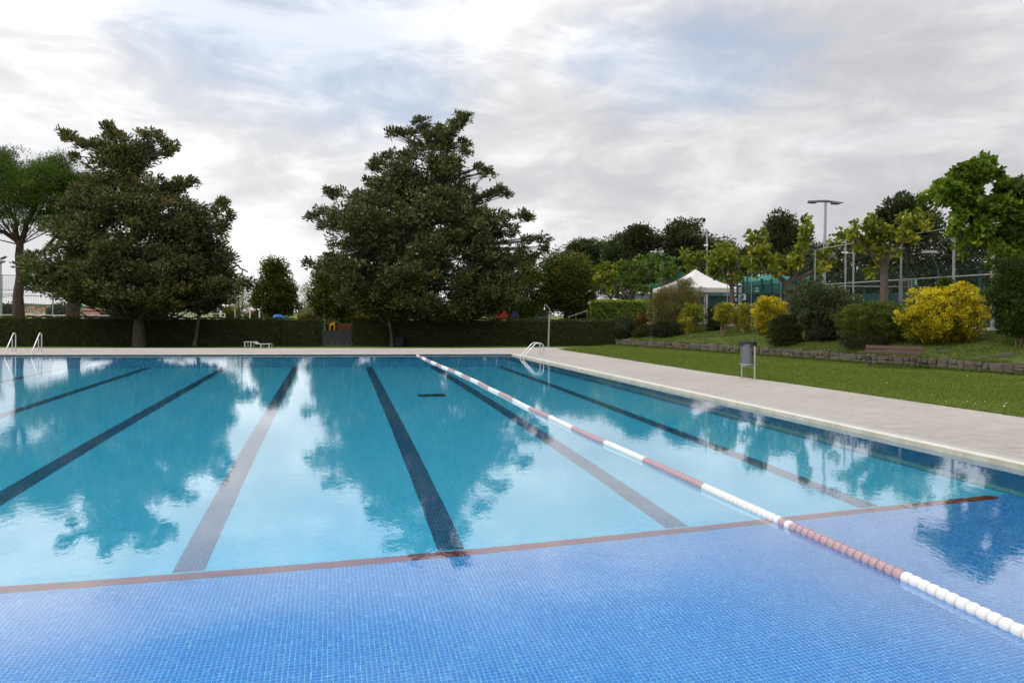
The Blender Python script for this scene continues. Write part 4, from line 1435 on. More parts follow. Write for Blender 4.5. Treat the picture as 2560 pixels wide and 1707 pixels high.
shrub('golden_bush', 'golden yellow round bush right of the wooden bench', 2355, 2.6, [(712, 2395, 2420), (725, 2300, 2430), (745, 2285, 2455), (765, 2270, 2462), (790, 2258, 2462), (815, 2250, 2455), (840, 2268, 2430), (856, 2300, 2400)], 'gold', 0.085, 0.042, 520, 62, 61, crad=0.22, tmean=0.54, tvar=0.2, spread=0.24, shell=0.86, lump=0.12)
shrub('golden_bush', 'golden topped bush right of the white number 3', 1930, 3.4, [(747, 1900, 1945), (765, 1888, 1965), (790, 1882, 1970), (815, 1885, 1970), (840, 1895, 1960), (852, 1910, 1950)], 'gold', 0.085, 0.045, 260, 56, 62, crad=0.26, tmean=0.42, tvar=0.22, shell=0.8)
shrub('green_bush', 'green sprout growing out of the top of the large golden bush', 2365, 2.9, [(704, 2355, 2375), (720, 2335, 2395), (740, 2330, 2400), (775, 2330, 2400)], 'green', 0.10, 0.05, 110, 50, 63, crad=0.22)
shrub('round_bush', 'clipped round dark green bush standing over the stone wall', 1962, 0.9, [(790, 1945, 1985), (805, 1928, 1998), (830, 1920, 2003), (860, 1921, 2003), (880, 1930, 1995), (890, 1945, 1985)], 'boxwood', 0.06, 0.035, 420, 60, 64, crad=0.17, shell=0.85, lump=0.07)
shrub('oleander_bush', 'tall grey green leafy shrub between the round bush and the juniper', 2065, 2.3, [(712, 2010, 2050), (722, 1985, 2090), (740, 1975, 2130), (770, 1978, 2155), (800, 1990, 2160), (830, 2000, 2150), (850, 2005, 2140), (866, 2020, 2110)], 'oleander', 0.15, 0.045, 560, 60, 65, crad=0.28, flat=0.9, up=0.4, lump=0.15)
shrub('juniper_bush', 'low feathery green juniper behind the wooden bench', 2185, 2.0, [(757, 2160, 2235), (768, 2120, 2262), (785, 2105, 2272), (805, 2098, 2275), (825, 2100, 2272), (850, 2110, 2262), (868, 2130, 2240)], 'juniper', 0.11, 0.022, 620, 66, 66, crad=0.22, flat=0.5, up=0.05, lump=0.14)
shrub('dark_bush', 'tall dark shrub at the right picture edge behind the boulder', 2548, 2.4, [(640, 2520, 2590), (665, 2500, 2620), (700, 2490, 2640), (750, 2484, 2650), (790, 2484, 2650), (820, 2495, 2640), (838, 2520, 2600)], 'green', 0.10, 0.04, 560, 54, 67, crad=0.28, tmean=0.26, stems=5)
shrub('willow_bush', 'large feathery olive shrub before the white pavilion', 1680, 3.0, [(702, 1695, 1730), (716, 1650, 1745), (735, 1620, 1755), (760, 1614, 1758), (790, 1616, 1750), (815, 1620, 1745), (838, 1630, 1735)], 'willow', 0.10, 0.026, 760, 52, 68, crad=0.32, flat=1.0, up=0.4, lump=0.22, tvar=0.16, tmean=0.42)
shrub('variegated_shrub', 'yellow variegated shrub at the right foot of the feathery olive shrub', 1728, 2.4, [(762, 1705, 1755), (780, 1698, 1762), (800, 1696, 1762), (820, 1705, 1758), (838, 1715, 1745)], 'varieg', 0.075, 0.04, 150, 44, 69, crad=0.26, tvar=0.2, tmean=0.4, lump=.25)
shrub('variegated_shrub', 'small yellow topped shrub with bare slanting stems', 1806, 2.4, [(760, 1790, 1825), (772, 1784, 1836), (790, 1785, 1838), (805, 1790, 1836)], 'varieg', 0.075, 0.04, 110, 44, 70, stems=6, r0=0.017, crad=0.24, tvar=0.2, tmean=0.45, lump=.25)
shrub('variegated_shrub', 'thin yellow leaved shrub beneath the white number 3', 1862, 3.0, [(762, 1850, 1880), (780, 1845, 1883), (800, 1845, 1882), (825, 1850, 1878)], 'varieg', 0.07, 0.038, 80, 40, 71, stems=4, crad=0.22, tvar=0.2, tmean=0.42, lump=.3)
shrub('dark_bush', 'dark green bush between the two yellow variegated shrubs', 1778, 3.2, [(770, 1768, 1800), (795, 1762, 1812), (820, 1765, 1815), (838, 1772, 1805)], 'dark', 0.09, 0.04, 150, 50, 72, crad=0.26)
shrub('russet_bush', 'reddish brown bush behind the far bench', 1597, 2.4, [(786, 1595, 1615), (800, 1582, 1618), (815, 1572, 1618), (832, 1568, 1620), (846, 1572, 1615)], 'russet', 0.08, 0.04, 190, 48, 73, crad=0.28, tvar=0.2)
shrub('dark_bush', 'black green bush low behind the far bench, under the olive shrub', 1668, 1.5, [(808, 1640, 1690), (822, 1625, 1712), (838, 1622, 1722), (850, 1630, 1715)], 'dark', 0.09, 0.04, 260, 50, 74, crad=0.28)
shrub('dark_bush', 'dark bush at the corner where the clipped hedge ends', 1560, 0.4, [(795, 1545, 1580), (815, 1532, 1592), (845, 1530, 1594), (860, 1534, 1590)], 'dark', 0.08, 0.04, 240, 46, 75, crad=0.28)
shrub('dark_bush', 'low dark green bush directly above the far bench', 1618, 1.2, [(812, 1600, 1640), (828, 1585, 1648), (846, 1580, 1650)], 'boxwood', 0.08, 0.04, 170, 46, 76, crad=0.26)
shrub('twiggy_bush', 'dry twiggy undergrowth beneath the juniper, left of the wooden bench', 2150, 0.8, [(838, 2110, 2200), (855, 2098, 2225), (868, 2100, 2230)], 'dark', 0.06, 0.02, 200, 40, 77, crad=0.2, stems=8)
shrub('red_flower_shrub', 'small red flowered shrub left of the thin yellow shrub', 1846, 3.9, [(784, 1838, 1856), (796, 1834, 1860), (812, 1836, 1858)], 'russet', 0.07, 0.05, 50, 40, 78, crad=0.22, tmean=0.75)


# ------------------------------------------------------------------ pollarded plane trees on the terrace
def terr(u, off):
    x, y = bank_xy(u, off)
    return Vector((x, y, 1.37))


def plane_tree(label, u, off, blobs, seed, L=0.25, leaf='plane', r0=0.18, fork=None, limb=(), dens=1.0, tmean=0.45):
    """pollarded plane: a stout stem, knuckled limbs and uneven bunches of big leaves; blobs = (u, v, radius) in photo pixels"""
    global RNG
    RNG = np.random.default_rng(seed)
    foot = terr(u, off)
    Y = foot.y
    t = thing('plane_tree', foot, label, 'tree', 'pollarded plane trees along the terrace')
    cen, rad, out, tin = [], [], [], []
    for (bu, bv, br) in blobs:
        c = np.array(tuple(D(bu, bv, Y)))
        c[1] += RNG.normal() * 0.014 * Y
        R = br * mpp(Y)
        k = max(2, int(dens * 15 * (R / (0.0125 * Y)) ** 2))
        d = unit(RNG.normal(size=(k, 3)))
        rr = R * (0.45 + 0.65 * RNG.random(k) ** 0.6)
        cen.append(c + d * rr[:, None] * np.array((1.0, 1.0, 0.85)))
        rad.append((0.13 + 0.16 * RNG.random(k)) * Y / 38)
        out.append(d + np.array((0, 0, -0.25)))
        tin.append(np.clip(tmean + RNG.normal() * 0.13 + RNG.normal(size=k) * 0.12, 0, 1))
    cen, rad, out, tin = np.concatenate(cen), np.concatenate(rad), unit(np.concatenate(out)), np.concatenate(tin)
    V, F4, tt = clump_leaves(cen, rad, out, 15, L, L * 0.86, 0.9, -0.15, tin, 0.2)
    fu, fv = fork
    top = D(fu, fv, Y)
    mb, _ = trunk_mb(foot - Vector((0, 0, .05)), top, r0, r0 * 0.85, 0.04, 10, 6, 1.2)
    mb.build('trunk', BARK['plane'], t, smooth=True)
    mb = MB()
    for ch in limb:
        pts = [top - Vector((0, 0, .1))] + [D(a, b, Y + RNG.normal() * 0.2) for a, b in ch]
        mb.tube(pts, [r0 * (0.72 - 0.36 * q / len(pts)) for q in range(len(pts))], 7)
        mb.lathe(pts[-1] - Vector((0, 0, .05)), [(.01, -.16), (r0 * .6, -.1), (r0 * .75, .04), (r0 * .45, .17), (.01, .22)], 7)
    tips = [D(a, b, Y) for ch in limb for a, b in ch[-1:]] or [top]
    for q in RNG.permutation(len(cen))[:max(16, len(cen) // 9)]:
        e = Vector(cen[q])
        s = min(tips, key=lambda w_: (w_ - e).length)
        if (s - e).length > 3.0:
            s = s.lerp(e, 0.3)
        mb.tube([s, s.lerp(e, .5) + Vector((0, 0, .08)), e], [.03, .018, .008], 4, False)
    mb.build('limbs', BARK['plane'], t, smooth=True)
    link('crown', np_mesh('crown', V - np.array(foot), F4, tt), LEAF[leaf], t)
    return t


plane_tree('nearest plane tree with lush bright crown at the right picture edge', 2600, 5.9,
           [(2335, 486, 11), (2322, 492, 5), (2345, 470, 8), (2360, 470, 14), (2352, 500, 14), (2385, 455, 16), (2375, 490, 18), (2400, 430, 12), (2385, 432, 7), (2420, 424, 11), (2455, 408, 10), (2462, 395, 6), (2450, 396, 4), (2435, 440, 18), (2480, 428, 12), (2508, 442, 8),
            (2410, 480, 22), (2450, 480, 24), (2500, 474, 20), (2540, 494, 26), (2400, 520, 20), (2440, 530, 24), (2490, 520, 26), (2530, 545, 28), (2368, 545, 12), (2392, 572, 13), (2430, 570, 18), (2470, 580, 20), (2510, 590, 22), (2550, 600, 24),
            (2590, 520, 36), (2605, 580, 32), (2620, 470, 24), (2420, 604, 8), (2455, 622, 10), (2500, 640, 13), (2540, 650, 16), (2398, 602, 6), (2465, 655, 6), (2405, 640, 4), (2360, 580, 6), (2590, 640, 20)],
           81, 0.23, 'plane_near', 0.2, (2592, 640), [[(2560, 600), (2520, 560), (2480, 520)], [(2590, 590), (2580, 530)], [(2550, 590), (2490, 590), (2440, 570)], [(2530, 570), (2460, 500), (2420, 470)]], tmean=0.44, dens=1.7)
plane_tree('plane tree with thick bare trunk behind the juniper', 2208, 6.4,
           [(2130, 575, 9), (2118, 582, 3.5), (2138, 562, 7), (2160, 570, 12), (2175, 548, 8), (2190, 560, 11), (2150, 595, 13), (2180, 590, 14), (2165, 615, 11), (2200, 580, 13), (2210, 605, 12), (2230, 590, 12), (2255, 560, 13), (2275, 575, 12), (2250, 600, 9),
            (2195, 638, 9), (2225, 633, 8), (2285, 545, 11), (2262, 538, 9), (2300, 560, 9), (2190, 678, 5), (2222, 655, 5), (2140, 620, 6), (2315, 540, 8)],
           82, 0.25, 'plane', 0.21, (2209, 660), [[(2185, 640), (2150, 610), (2132, 578)], [(2230, 630), (2255, 600), (2262, 560)], [(2197, 615), (2198, 575)]], tmean=0.42, dens=1.35)
plane_tree('sprawling plane tree left of the tall floodlight', 1966, 7.2,
           [(1875, 598, 13), (1900, 592, 12), (1882, 580, 7), (1885, 628, 18), (1912, 648, 17), (1870, 662, 12), (1940, 650, 14), (1960, 668, 15), (1985, 655, 14), (2006, 556, 7), (2012, 548, 4), (2000, 577, 10), (2009, 602, 10), (1998, 624, 12), (2014, 640, 11),
            (2050, 672, 11), (2070, 650, 10), (2085, 625, 8), (2096, 603, 7), (2040, 690, 8), (1925, 678, 10), (1895, 680, 8), (2062, 628, 6)],
           83, 0.27, 'plane', 0.2, (1968, 704), [[(1945, 690), (1905, 668), (1892, 630)], [(1990, 685), (2010, 640), (2006, 590)], [(2010, 690), (2050, 670), (2082, 640)]], tmean=0.52, dens=1.25)
plane_tree('plane tree beside the white pavilion, its trunk crossing the canopy corner', 1828, 6.2,
           [(1790, 650, 16), (1812, 632, 14), (1836, 626, 10), (1800, 674, 14), (1838, 655, 16), (1782, 672, 10), (1850, 682, 10), (1822, 614, 6), (1805, 618, 5), (1832, 690, 9), (1776, 640, 6), (1856, 650, 7), (1812, 695, 7)],
           84, 0.26, 'plane', 0.17, (1829, 712), [[(1812, 690), (1800, 660)], [(1840, 690), (1842, 655)], [(1826, 680), (1822, 645)]], tmean=0.5, dens=1.4)
plane_tree('bushy plane tree directly left of the white pavilion', 1662, 14, [(1660, 640, 10), (1675, 648, 11), (1685, 670, 9), (1665, 670, 13), (1680, 690, 8), (1655, 698, 8), (1652, 655, 8)], 85, 0.34, 'plane_lush', 0.17, (1662, 712), [[(1655, 690), (1658, 665)], [(1675, 690), (1678, 668)]], dens=1.4)
plane_tree('low wide plane tree above the bright laurel hedge', 1573, 14, [(1550, 672, 12), (1575, 665, 12), (1600, 655, 13), (1625, 655, 14), (1645, 665, 13), (1560, 700, 14), (1590, 695, 17), (1620, 695, 17), (1650, 695, 12), (1600, 720, 13), (1575, 730, 9), (1630, 722, 9), (1548, 690, 7)], 86, 0.34, 'plane_lush', 0.17, (1574, 742), [[(1590, 715), (1620, 690)], [(1562, 715), (1558, 690)], [(1580, 710), (1595, 680)]], dens=1.4)
plane_tree('leftmost plane tree above the bright laurel hedge', 1527, 14, [(1497, 680, 12), (1510, 664, 10), (1520, 690, 15), (1500, 708, 13), (1530, 714, 11), (1540, 675, 11), (1488, 695, 7), (1515, 728, 8)], 87, 0.34, 'plane', 0.17, (1527, 746), [[(1512, 725), (1505, 695)], [(1540, 722), (1538, 690)]], dens=1.3)
plane_tree('dull green plane tree behind the peak of the white pavilion', 1735, 13.0, [(1710, 640, 11), (1735, 628, 10), (1750, 645, 12), (1720, 660, 13), (1745, 670, 12), (1765, 655, 8), (1705, 675, 9), (1730, 690, 9)], 88, 0.34, 'plane', 0.16, (1735, 705), [[(1722, 680), (1715, 655)], [(1745, 685), (1748, 655)]], tmean=0.25)


# ------------------------------------------------------------------ oaks on the hill beyond the courts
def oak(label, Y, prof, seed, n=260, leaf='oak', foot_u=None, extra=()):
    u = foot_u or sum((a + b) / 2 for _, a, b in prof) / len(prof)
    x = D(u, 700, Y).x
    tree('oak_tree', label, 'tree', (x, Y, 1.37), Y, prof, n, 60, 0.34, 0.2, leaf, 'dark', 0.35, 0.12, seed, top=0.7, crad=1.0, nl=24, lr=0.1, group='oaks on the rise beyond the courts', lump=0.2, extra=extra, sprays=max(12, n // 9))


oak('pale green rounded tree far left of the hill wood', 105, [(600, 1440, 1500), (612, 1415, 1535), (630, 1400, 1550), (655, 1400, 1560), (690, 1410, 1550)], 91, 280, 'far')
oak('dark oak with a ragged double top left of the white pavilion', 88, [(570, 1575, 1640), (585, 1562, 1650), (605, 1556, 1660), (640, 1550, 1670), (690, 1560, 1665)], 92, 260, extra=[(1578, 574, .9), (1620, 572, .8), (1610, 580, .8)])
oak('tallest dark oak of the wood, above the white pavilion', 86, [(553, 1685, 1755), (568, 1665, 1765), (585, 1650, 1785), (605, 1645, 1800), (640, 1650, 1805), (690, 1660, 1800)], 93, 330, extra=[(1700, 556, .8), (1750, 555, .8), (1672, 578, .7)])
oak('dark pointed oak left of the tall floodlight', 84, [(533, 1935, 1955), (548, 1922, 1985), (570, 1915, 2005), (600, 1910, 2035), (630, 1905, 2050), (680, 1900, 2050)], 94, 330, extra=[(1945, 533, .7), (1975, 548, .7), (1930, 552, .6)])
oak('dark oak behind the thick trunked plane tree', 60, [(490, 2248, 2270), (505, 2225, 2300), (525, 2205, 2318), (550, 2195, 2330), (590, 2200, 2340)], 95, 200, extra=[(2255, 492, .5), (2225, 508, .5)])
oak('dark oak behind the nearest plane tree at the right picture edge', 62, [(445, 2540, 2600), (465, 2515, 2640), (490, 2500, 2660), (530, 2490, 2670), (590, 2480, 2680)], 96, 240)
oak('low dark oak between the two tall oaks', 90, [(600, 1795, 1830), (615, 1785, 1860), (635, 1780, 1900), (680, 1780, 1910)], 97, 170)
oak('small oak at the left foot of the hill wood', 95, [(588, 1520, 1560), (605, 1510, 1575), (640, 1505, 1580), (690, 1510, 1580)], 98, 160, 'far')
# the unbroken wood behind the court fence
RNG = np.random.default_rng(99)
N = 1320
uu = np.concatenate([RNG.uniform(1960, 2760, 900), RNG.uniform(1150, 1990, 420)])
yy = np.where(uu < 1960, RNG.uniform(80, 96, N), RNG.uniform(58, 76, N))
topv = np.interp(uu, [1150, 1330, 1400, 1500, 1960, 2050, 2120, 2260, 2400, 2560, 2760], [779, 772, 735, 690, 660, 618, 600, 590, 560, 520, 500])
vv = topv + (RNG.random(N) ** 0.8) * (780 - topv)
cen = np.array([tuple(D(a, b, c)) for a, b, c in zip(uu, vv, yy)])
cen[:, 2] = np.maximum(cen[:, 2], 0.2)
V, F4, tt = clump_leaves(cen, 1.0 + 0.5 * RNG.random(N), np.tile(np.array([[0, -0.7, .7]]), (N, 1)), 60, 0.36, 0.22, 0.8, 0.2, np.clip(0.35 + RNG.normal(size=N) * .12, 0, 1), 0.18)
tag(link('hill_wood', np_mesh('hill_wood', V, F4, tt), LEAF['oak']), 'dark unbroken wood behind the court fence', 'wood', kind='stuff')

# ------------------------------------------------------------------ lane rope
ROPE_B, PITCH = 4.09, 0.0785
MAUVE = [(4.15, 5.40), (5.49, 5.58), (6.95, 8.4), (9.66, 11.09), (12.36, 13.62), (15.0, 16.4), (17.6, 19.06), (20.23, 21.6), (22.84, 24.13), (25.37, 26.73), (27.88, 29.26), (30.63, 31.97)]
rope = thing('lane_rope', W(ROPE_B, 2.4, 0.0), 'lane rope of white and faded mauve floats across the pool', 'lane rope')
m_fw = surf('float_white', (0.70, 0.69, 0.66), 0.45, 0.06, 9, spec=0.4)
m_fm = surf('float_mauve', (0.27, 0.135, 0.17), 0.55, 0.2, 12, spec=0.35, col2=(0.44, 0.32, 0.34), stretch=(3, 1, 1))
prof = [(0.012, -.0375), (0.030, -.0375), (0.043, -.033), (0.0505, -.021), (0.0535, -.004), (0.0530, .010), (0.0490, .024), (0.043, .033), (0.030, .0375), (0.012, .0375)]
fm = MB()
fm.lathe((0, 0, 0), [(r_ * 0.88, z_) for r_, z_ in prof], 18)
fm.v = [(x, z, y) for x, y, z in fm.v]                        # axis along the rope
fmeshes = {}
for key, mt in (('w', m_fw), ('m', m_fm)):
    me = fm.mesh('float', smooth=True)
    me.materials.append(mt)
    fmeshes[key] = me
a_ = 2.4
restw, restm, k = MB(), MB(), 0
rrope = random.Random(3)
while a_ < far_a(ROPE_B) - 0.25:
    isM = any(p <= a_ <= q for p, q in MAUVE)
    sway = 0.05 * math.sin(a_ * 0.37) + 0.012 * math.sin(a_ * 1.7)
    zz = 0.017 + 0.003 * math.sin(a_ * 2.1)
    pos = W(ROPE_B + sway, a_, zz)
    if k < 300 and a_ > 2.9:
        o = bpy.data.objects.new('float', fmeshes['m' if isM else 'w'])
        o.location = pos - ORG[rope.name]
        o.rotation_euler = (rrope.uniform(-.07, .07), 0, TH + rrope.uniform(-.09, .09))
        o.parent = rope
        COL.objects.link(o)
        k += 1
    elif a_ > 2.9:
        R_ = Matrix.Rotation(TH, 3, 'Z')
        (restm if isM else restw).add([pos + R_ @ Vector(p) for p in fm.v], fm.f)
    a_ += PITCH
o = restw.build('far_floats', m_fw, rope, smooth=True)
o['kind'] = 'stuff'
o['label'] = 'white floats at the far end of the rope'
o = restm.build('far_floats', m_fm, rope, smooth=True)
o['kind'] = 'stuff'
o['label'] = 'mauve floats at the far end of the rope'
cb_ = MB()
cb_.tube([W(ROPE_B, 0.75, 0.03)] + [W(ROPE_B + 0.05 * math.sin(a_ * 0.37) + 0.012 * math.sin(a_ * 1.7), a_, 0.017) for a_ in np.arange(2.4, far_a(ROPE_B) - 0.3, 0.5)] + [W(ROPE_B, far_a(ROPE_B) - 0.01, 0.03)], 0.008, 6)
cb_.build('cable', steel(), rope)

# ------------------------------------------------------------------ ladder on the right wall
lad = thing('pool_ladder', W(BR + .3, 30.3, ZD), 'steel pool ladder with arched rails at the far right corner of the pool', 'ladder')
for da in (0.0, 0.5):
    a0 = 29.45 + da
    X = W(1, 0) - W(0, 0)
    up = Vector((0, 0, 1))
    o0 = W(BR, a0)
    foot = o0 + X * 0.72
    pts = [foot + up * ZD, foot + up * (ZD + 0.42)]
    pts += arc(foot - X * 0.20 + up * (ZD + 0.44), 0.20, 0.0, math.radians(90), 6, X, up)
    pts += arc(foot - X * 0.26 + up * (ZD + 0.40), 0.24, math.radians(90), math.radians(145), 5, X, up)
    pts += [o0 - X * 0.20 + up * 0.10, o0 - X * 0.25 - up * 0.02, o0 - X * 0.25 - up * 1.0]
    q = MB()
    q.tube(pts, 0.025, 10)
    rail = q.build('rail', steel(), lad, smooth=True)
    q = MB()
    q.lathe(foot + up * ZD, [(.055, .0), (.055, .012), (.03, .03), (.022, .034)], 12)
    fl_ = link('flange', q.mesh('flange', ORG[lad.name], True), steel(), rail)
for z in (-.28, -.55, -.82):
    q = MB()
    c_ = W(BR - 0.25, 29.7, z)
    q.box(c_, (0.08, 0.5, 0.03), rz=TH, bev=0.008)
    q.build('tread', steel(), lad)

# stair handrails on the far wall, far left
fdir = Vector((ln.x, ln.y, 0)).normalized()
fnrm = Vector((fdir.y, -fdir.x, 0))                            # from the wall towards the water
for (u, lab) in ((104, 'right one of the two steel stair handrails at the far left of the pool'), (39, 'left one of the two steel stair handrails at the far left of the pool')):
    f_ = P(u, 883.3, ZD)
    hr = thing('stair_handrail', f_, lab, 'handrail', 'steel handrails of the pool stairs')
    up = Vector((0, 0, 1))
    tp = f_ + up * 0.98
    pts = [f_, f_ + up * 0.80] + arc(f_ + fnrm * 0.12 + up * 0.82, 0.12, math.pi, math.radians(60), 6, fnrm, up)
    e = f_ + fnrm * 0.80 - up * ZD
    pts += [e + up * 0.14, e - up * 0.02, e + fnrm * .05 - up * 0.5]
    q = MB()
    q.tube(pts, 0.024, 10)
    q.build('rail', steel(), hr, smooth=True)
    q = MB()
    mp = f_ + fnrm * 0.26
    q.tube([mp, mp + up * 0.67], 0.021, 9)
    q.build('post', steel(), hr, smooth=True)
    for pp in (f_, mp):
        q = MB()
        q.lathe(pp, [(.055, .0), (.055, .012), (.03, .03), (.024, .034)], 12)
        q.build('flange', steel(), hr, smooth=True)

# ------------------------------------------------------------------ shower
sb = P(1371, 868.5, ZD)
sh = thing('outdoor_shower', sb, 'pale outdoor shower post standing on the far deck corner', 'shower')
galv = surf('galvanised_pole', (0.27, 0.265, 0.25), 0.5, 0.12, 8, metal=0.3)
s_ = mpp(sb.y)
q = MB()
q.tube([sb, sb + Vector((0.05, 0, 1.99))], 0.052, 12)
q.lathe(sb, [(.10, 0), (.10, .015), (.055, .03)], 12)
q.build('post', galv, sh, smooth=True)
q = MB()
t0 = sb + Vector((0.05, 0, 1.99))
q.tube([t0, t0 + Vector((0.02, 0, .22)), t0 + Vector((-.02, 0, .31)), t0 + Vector((-.20, 0, .52)), t0 + Vector((-.245, 0, .545)), t0 + Vector((-.285, 0, .50)), t0 + Vector((-.29, 0, .36))], 0.022, 8)
q.build('arm', galv, sh, smooth=True)
q = MB()
q.lathe(t0 + Vector((-.29, 0, .24)), [(.001, 0), (.055, 0), (.055, .03), (.03, .09), (.02, .13)], 12)
q.build('shower_head', steel(), sh, smooth=True)
q = MB()
q.tube([sb + Vector((0.02, -.06, 1.05)), sb + Vector((0.02, -.10, 1.05))], 0.022, 8)
q.build('button', steel(), sh, smooth=True)

# ------------------------------------------------------------------ litter bin
bb = (P(1859, 946, ZD) + P(1886, 949.5, ZD)) / 2
lb = thing('litter_bin', bb, 'grey steel litter bin with black bag on two posts at the lawn edge', 'litter bin')
mb_, t = _mat('bin_mesh_metal')
tcn = t.n('ShaderNodeTexCoord')
sp = t.n('ShaderNodeSeparateXYZ')
t.l(tcn.outputs['Object'], sp.inputs[0])
ang = t.m('ARCTAN2', sp.outputs[1], sp.outputs[0])
pz = t.m('FRACT', t.m('MULTIPLY', sp.outputs[2], 55.0))
pa = t.m('FRACT', t.m('MULTIPLY', ang, 12.0))
hol = t.m('MULTIPLY', t.m('GREATER_THAN', pz, 0.45), t.m('GREATER_THAN', pa, 0.45))
c = t.mix(hol, (0.22, 0.225, 0.235, 1), (0.05, 0.055, 0.06, 1))
c = t.mix(t.step(t.noise(tcn.outputs['Object'], 4, 4, .6), .4, .7, 0, .35), c, (0.12, 0.135, 0.15, 1))
b_ = t.n('ShaderNodeBsdfPrincipled', i_Roughness=0.38, i_Metallic=0.75)
t.l(c, b_.inputs['Base Color'])
o_ = t.n('ShaderNodeOutputMaterial')
t.l(b_.outputs[0], o_.inputs[0])
pxm = mpp(bb.y)
q = MB()
zb_ = ZD + 0.46
rb = 0.235
dc = bb + Vector((-0.02, 0.04, 0))
q.lathe((dc.x, dc.y, zb_), [(.001, 0), (rb, 0), (rb, .012), (rb - .004, .015), (rb - .004, .655), (rb + .004, .66), (rb + .004, .68), (rb - .02, .68), (rb - .02, .03), (.001, .03)], 28)
dr = q.build('drum', mb_, lb, smooth=True)
q = MB()
q.lathe((dc.x, dc.y, zb_), [(rb + .02, -.012), (rb + .02, 0.004), (.01, .004), (.01, -.012), (rb + .02, -.012)], 28)
link('base_ring', q.mesh('base_ring', ORG[lb.name], False), steel(), dr)
bag = surf('black_bin_bag', (0.012, 0.012, 0.014), 0.32, 0.3, 14, 0.8, spec=0.5)
q = MB()
nn_ = 30
pr = [(rb - .03, .60), (rb - .022, .688), (rb + .012, .692), (rb + .016, .64), (rb + .008, .58)]
q.lathe((0, 0, 0), pr, nn_)
rr_ = random.Random(9)
vv_ = []
for i, p in enumerate(q.v):
    row, kk = divmod(i, nn_)
    wv = 0.012 * math.sin(kk * 1.9) + 0.010 * math.sin(kk * 3.3 + row)
    drop = (0.035 * math.sin(kk * 0.6 + 1) + rr_.uniform(-.012, .012)) if row == 4 else 0
    r0_ = math.hypot(p[0], p[1])
    f__ = (r0_ + (wv if row > 1 else 0)) / r0_
    vv_.append((p[0] * f__ + dc.x, p[1] * f__ + dc.y, p[2] + drop + zb_))
q.v = vv_
q.build('bag', bag, lb, smooth=True)
q = MB()                                                       # knotted ear of the bag
kx = dc + Vector((0.07, -rb - .01, 0))
q.tube([kx + Vector((-.05, 0, zb_ + .60)), kx + Vector((0, -.03, zb_ + .63)), kx + Vector((.06, 0, zb_ + .60))], [.02, .045, .02], 7)
q.tube([kx + Vector((-.02, -.02, zb_ + .60)), kx + Vector((-.06, -.03, zb_ + .52)), kx + Vector((-.075, -.02, zb_ + .44))], [.03, .028, .008], 6)
q.build('knot', bag, lb, smooth=True)
pmat = surf('bin_post_steel', (0.45, 0.43, 0.38), 0.4, 0.1, 10, metal=0.7)
p1, p2 = P(1859, 945.5, ZD), P(1886, 949.5, ZD)
p1 = p1 + (dc - p1) * 0.0
for pp, topz in ((Vector((p1.x - .02, p1.y + .1, 0)), zb_ + .04), (Vector((p2.x, dc.y - rb - .05, 0)), zb_ + .55)):
    q = MB()
    q.tube([(pp.x, pp.y, ZD), (pp.x, pp.y, topz)], 0.026, 10)
    po = q.build('post', pmat, lb, smooth=True)
    q = MB()
    q.box((pp.x, pp.y, ZD + .005), (.16, .11, .01), bev=.003)
    link('foot_plate', q.mesh('foot_plate', ORG[lb.name]), pmat, po)
q = MB()
q.tube([(p1.x - .02, p1.y + .1, zb_ - .08), (p2.x, dc.y - rb - .05, zb_ - .10)], .014, 8)
q.build('crossbar', pmat, lb, smooth=True)
q = MB()
q.box((p2.x - .03, dc.y - rb - .015, zb_ + .36), (.10, .05, .06), bev=.01)
q.build('lock', surf('bin_lock', (0.03, 0.035, 0.05), .5), lb)

# ------------------------------------------------------------------ benches
m_slat = surf('bench_wood', (0.070, 0.035, 0.026), 0.6, 0.2, 4, 0.15, stretch=(1, 6, 6))
m_bleg = surf('bench_iron', (0.03, 0.045, 0.045), 0.55, 0.15, 8)


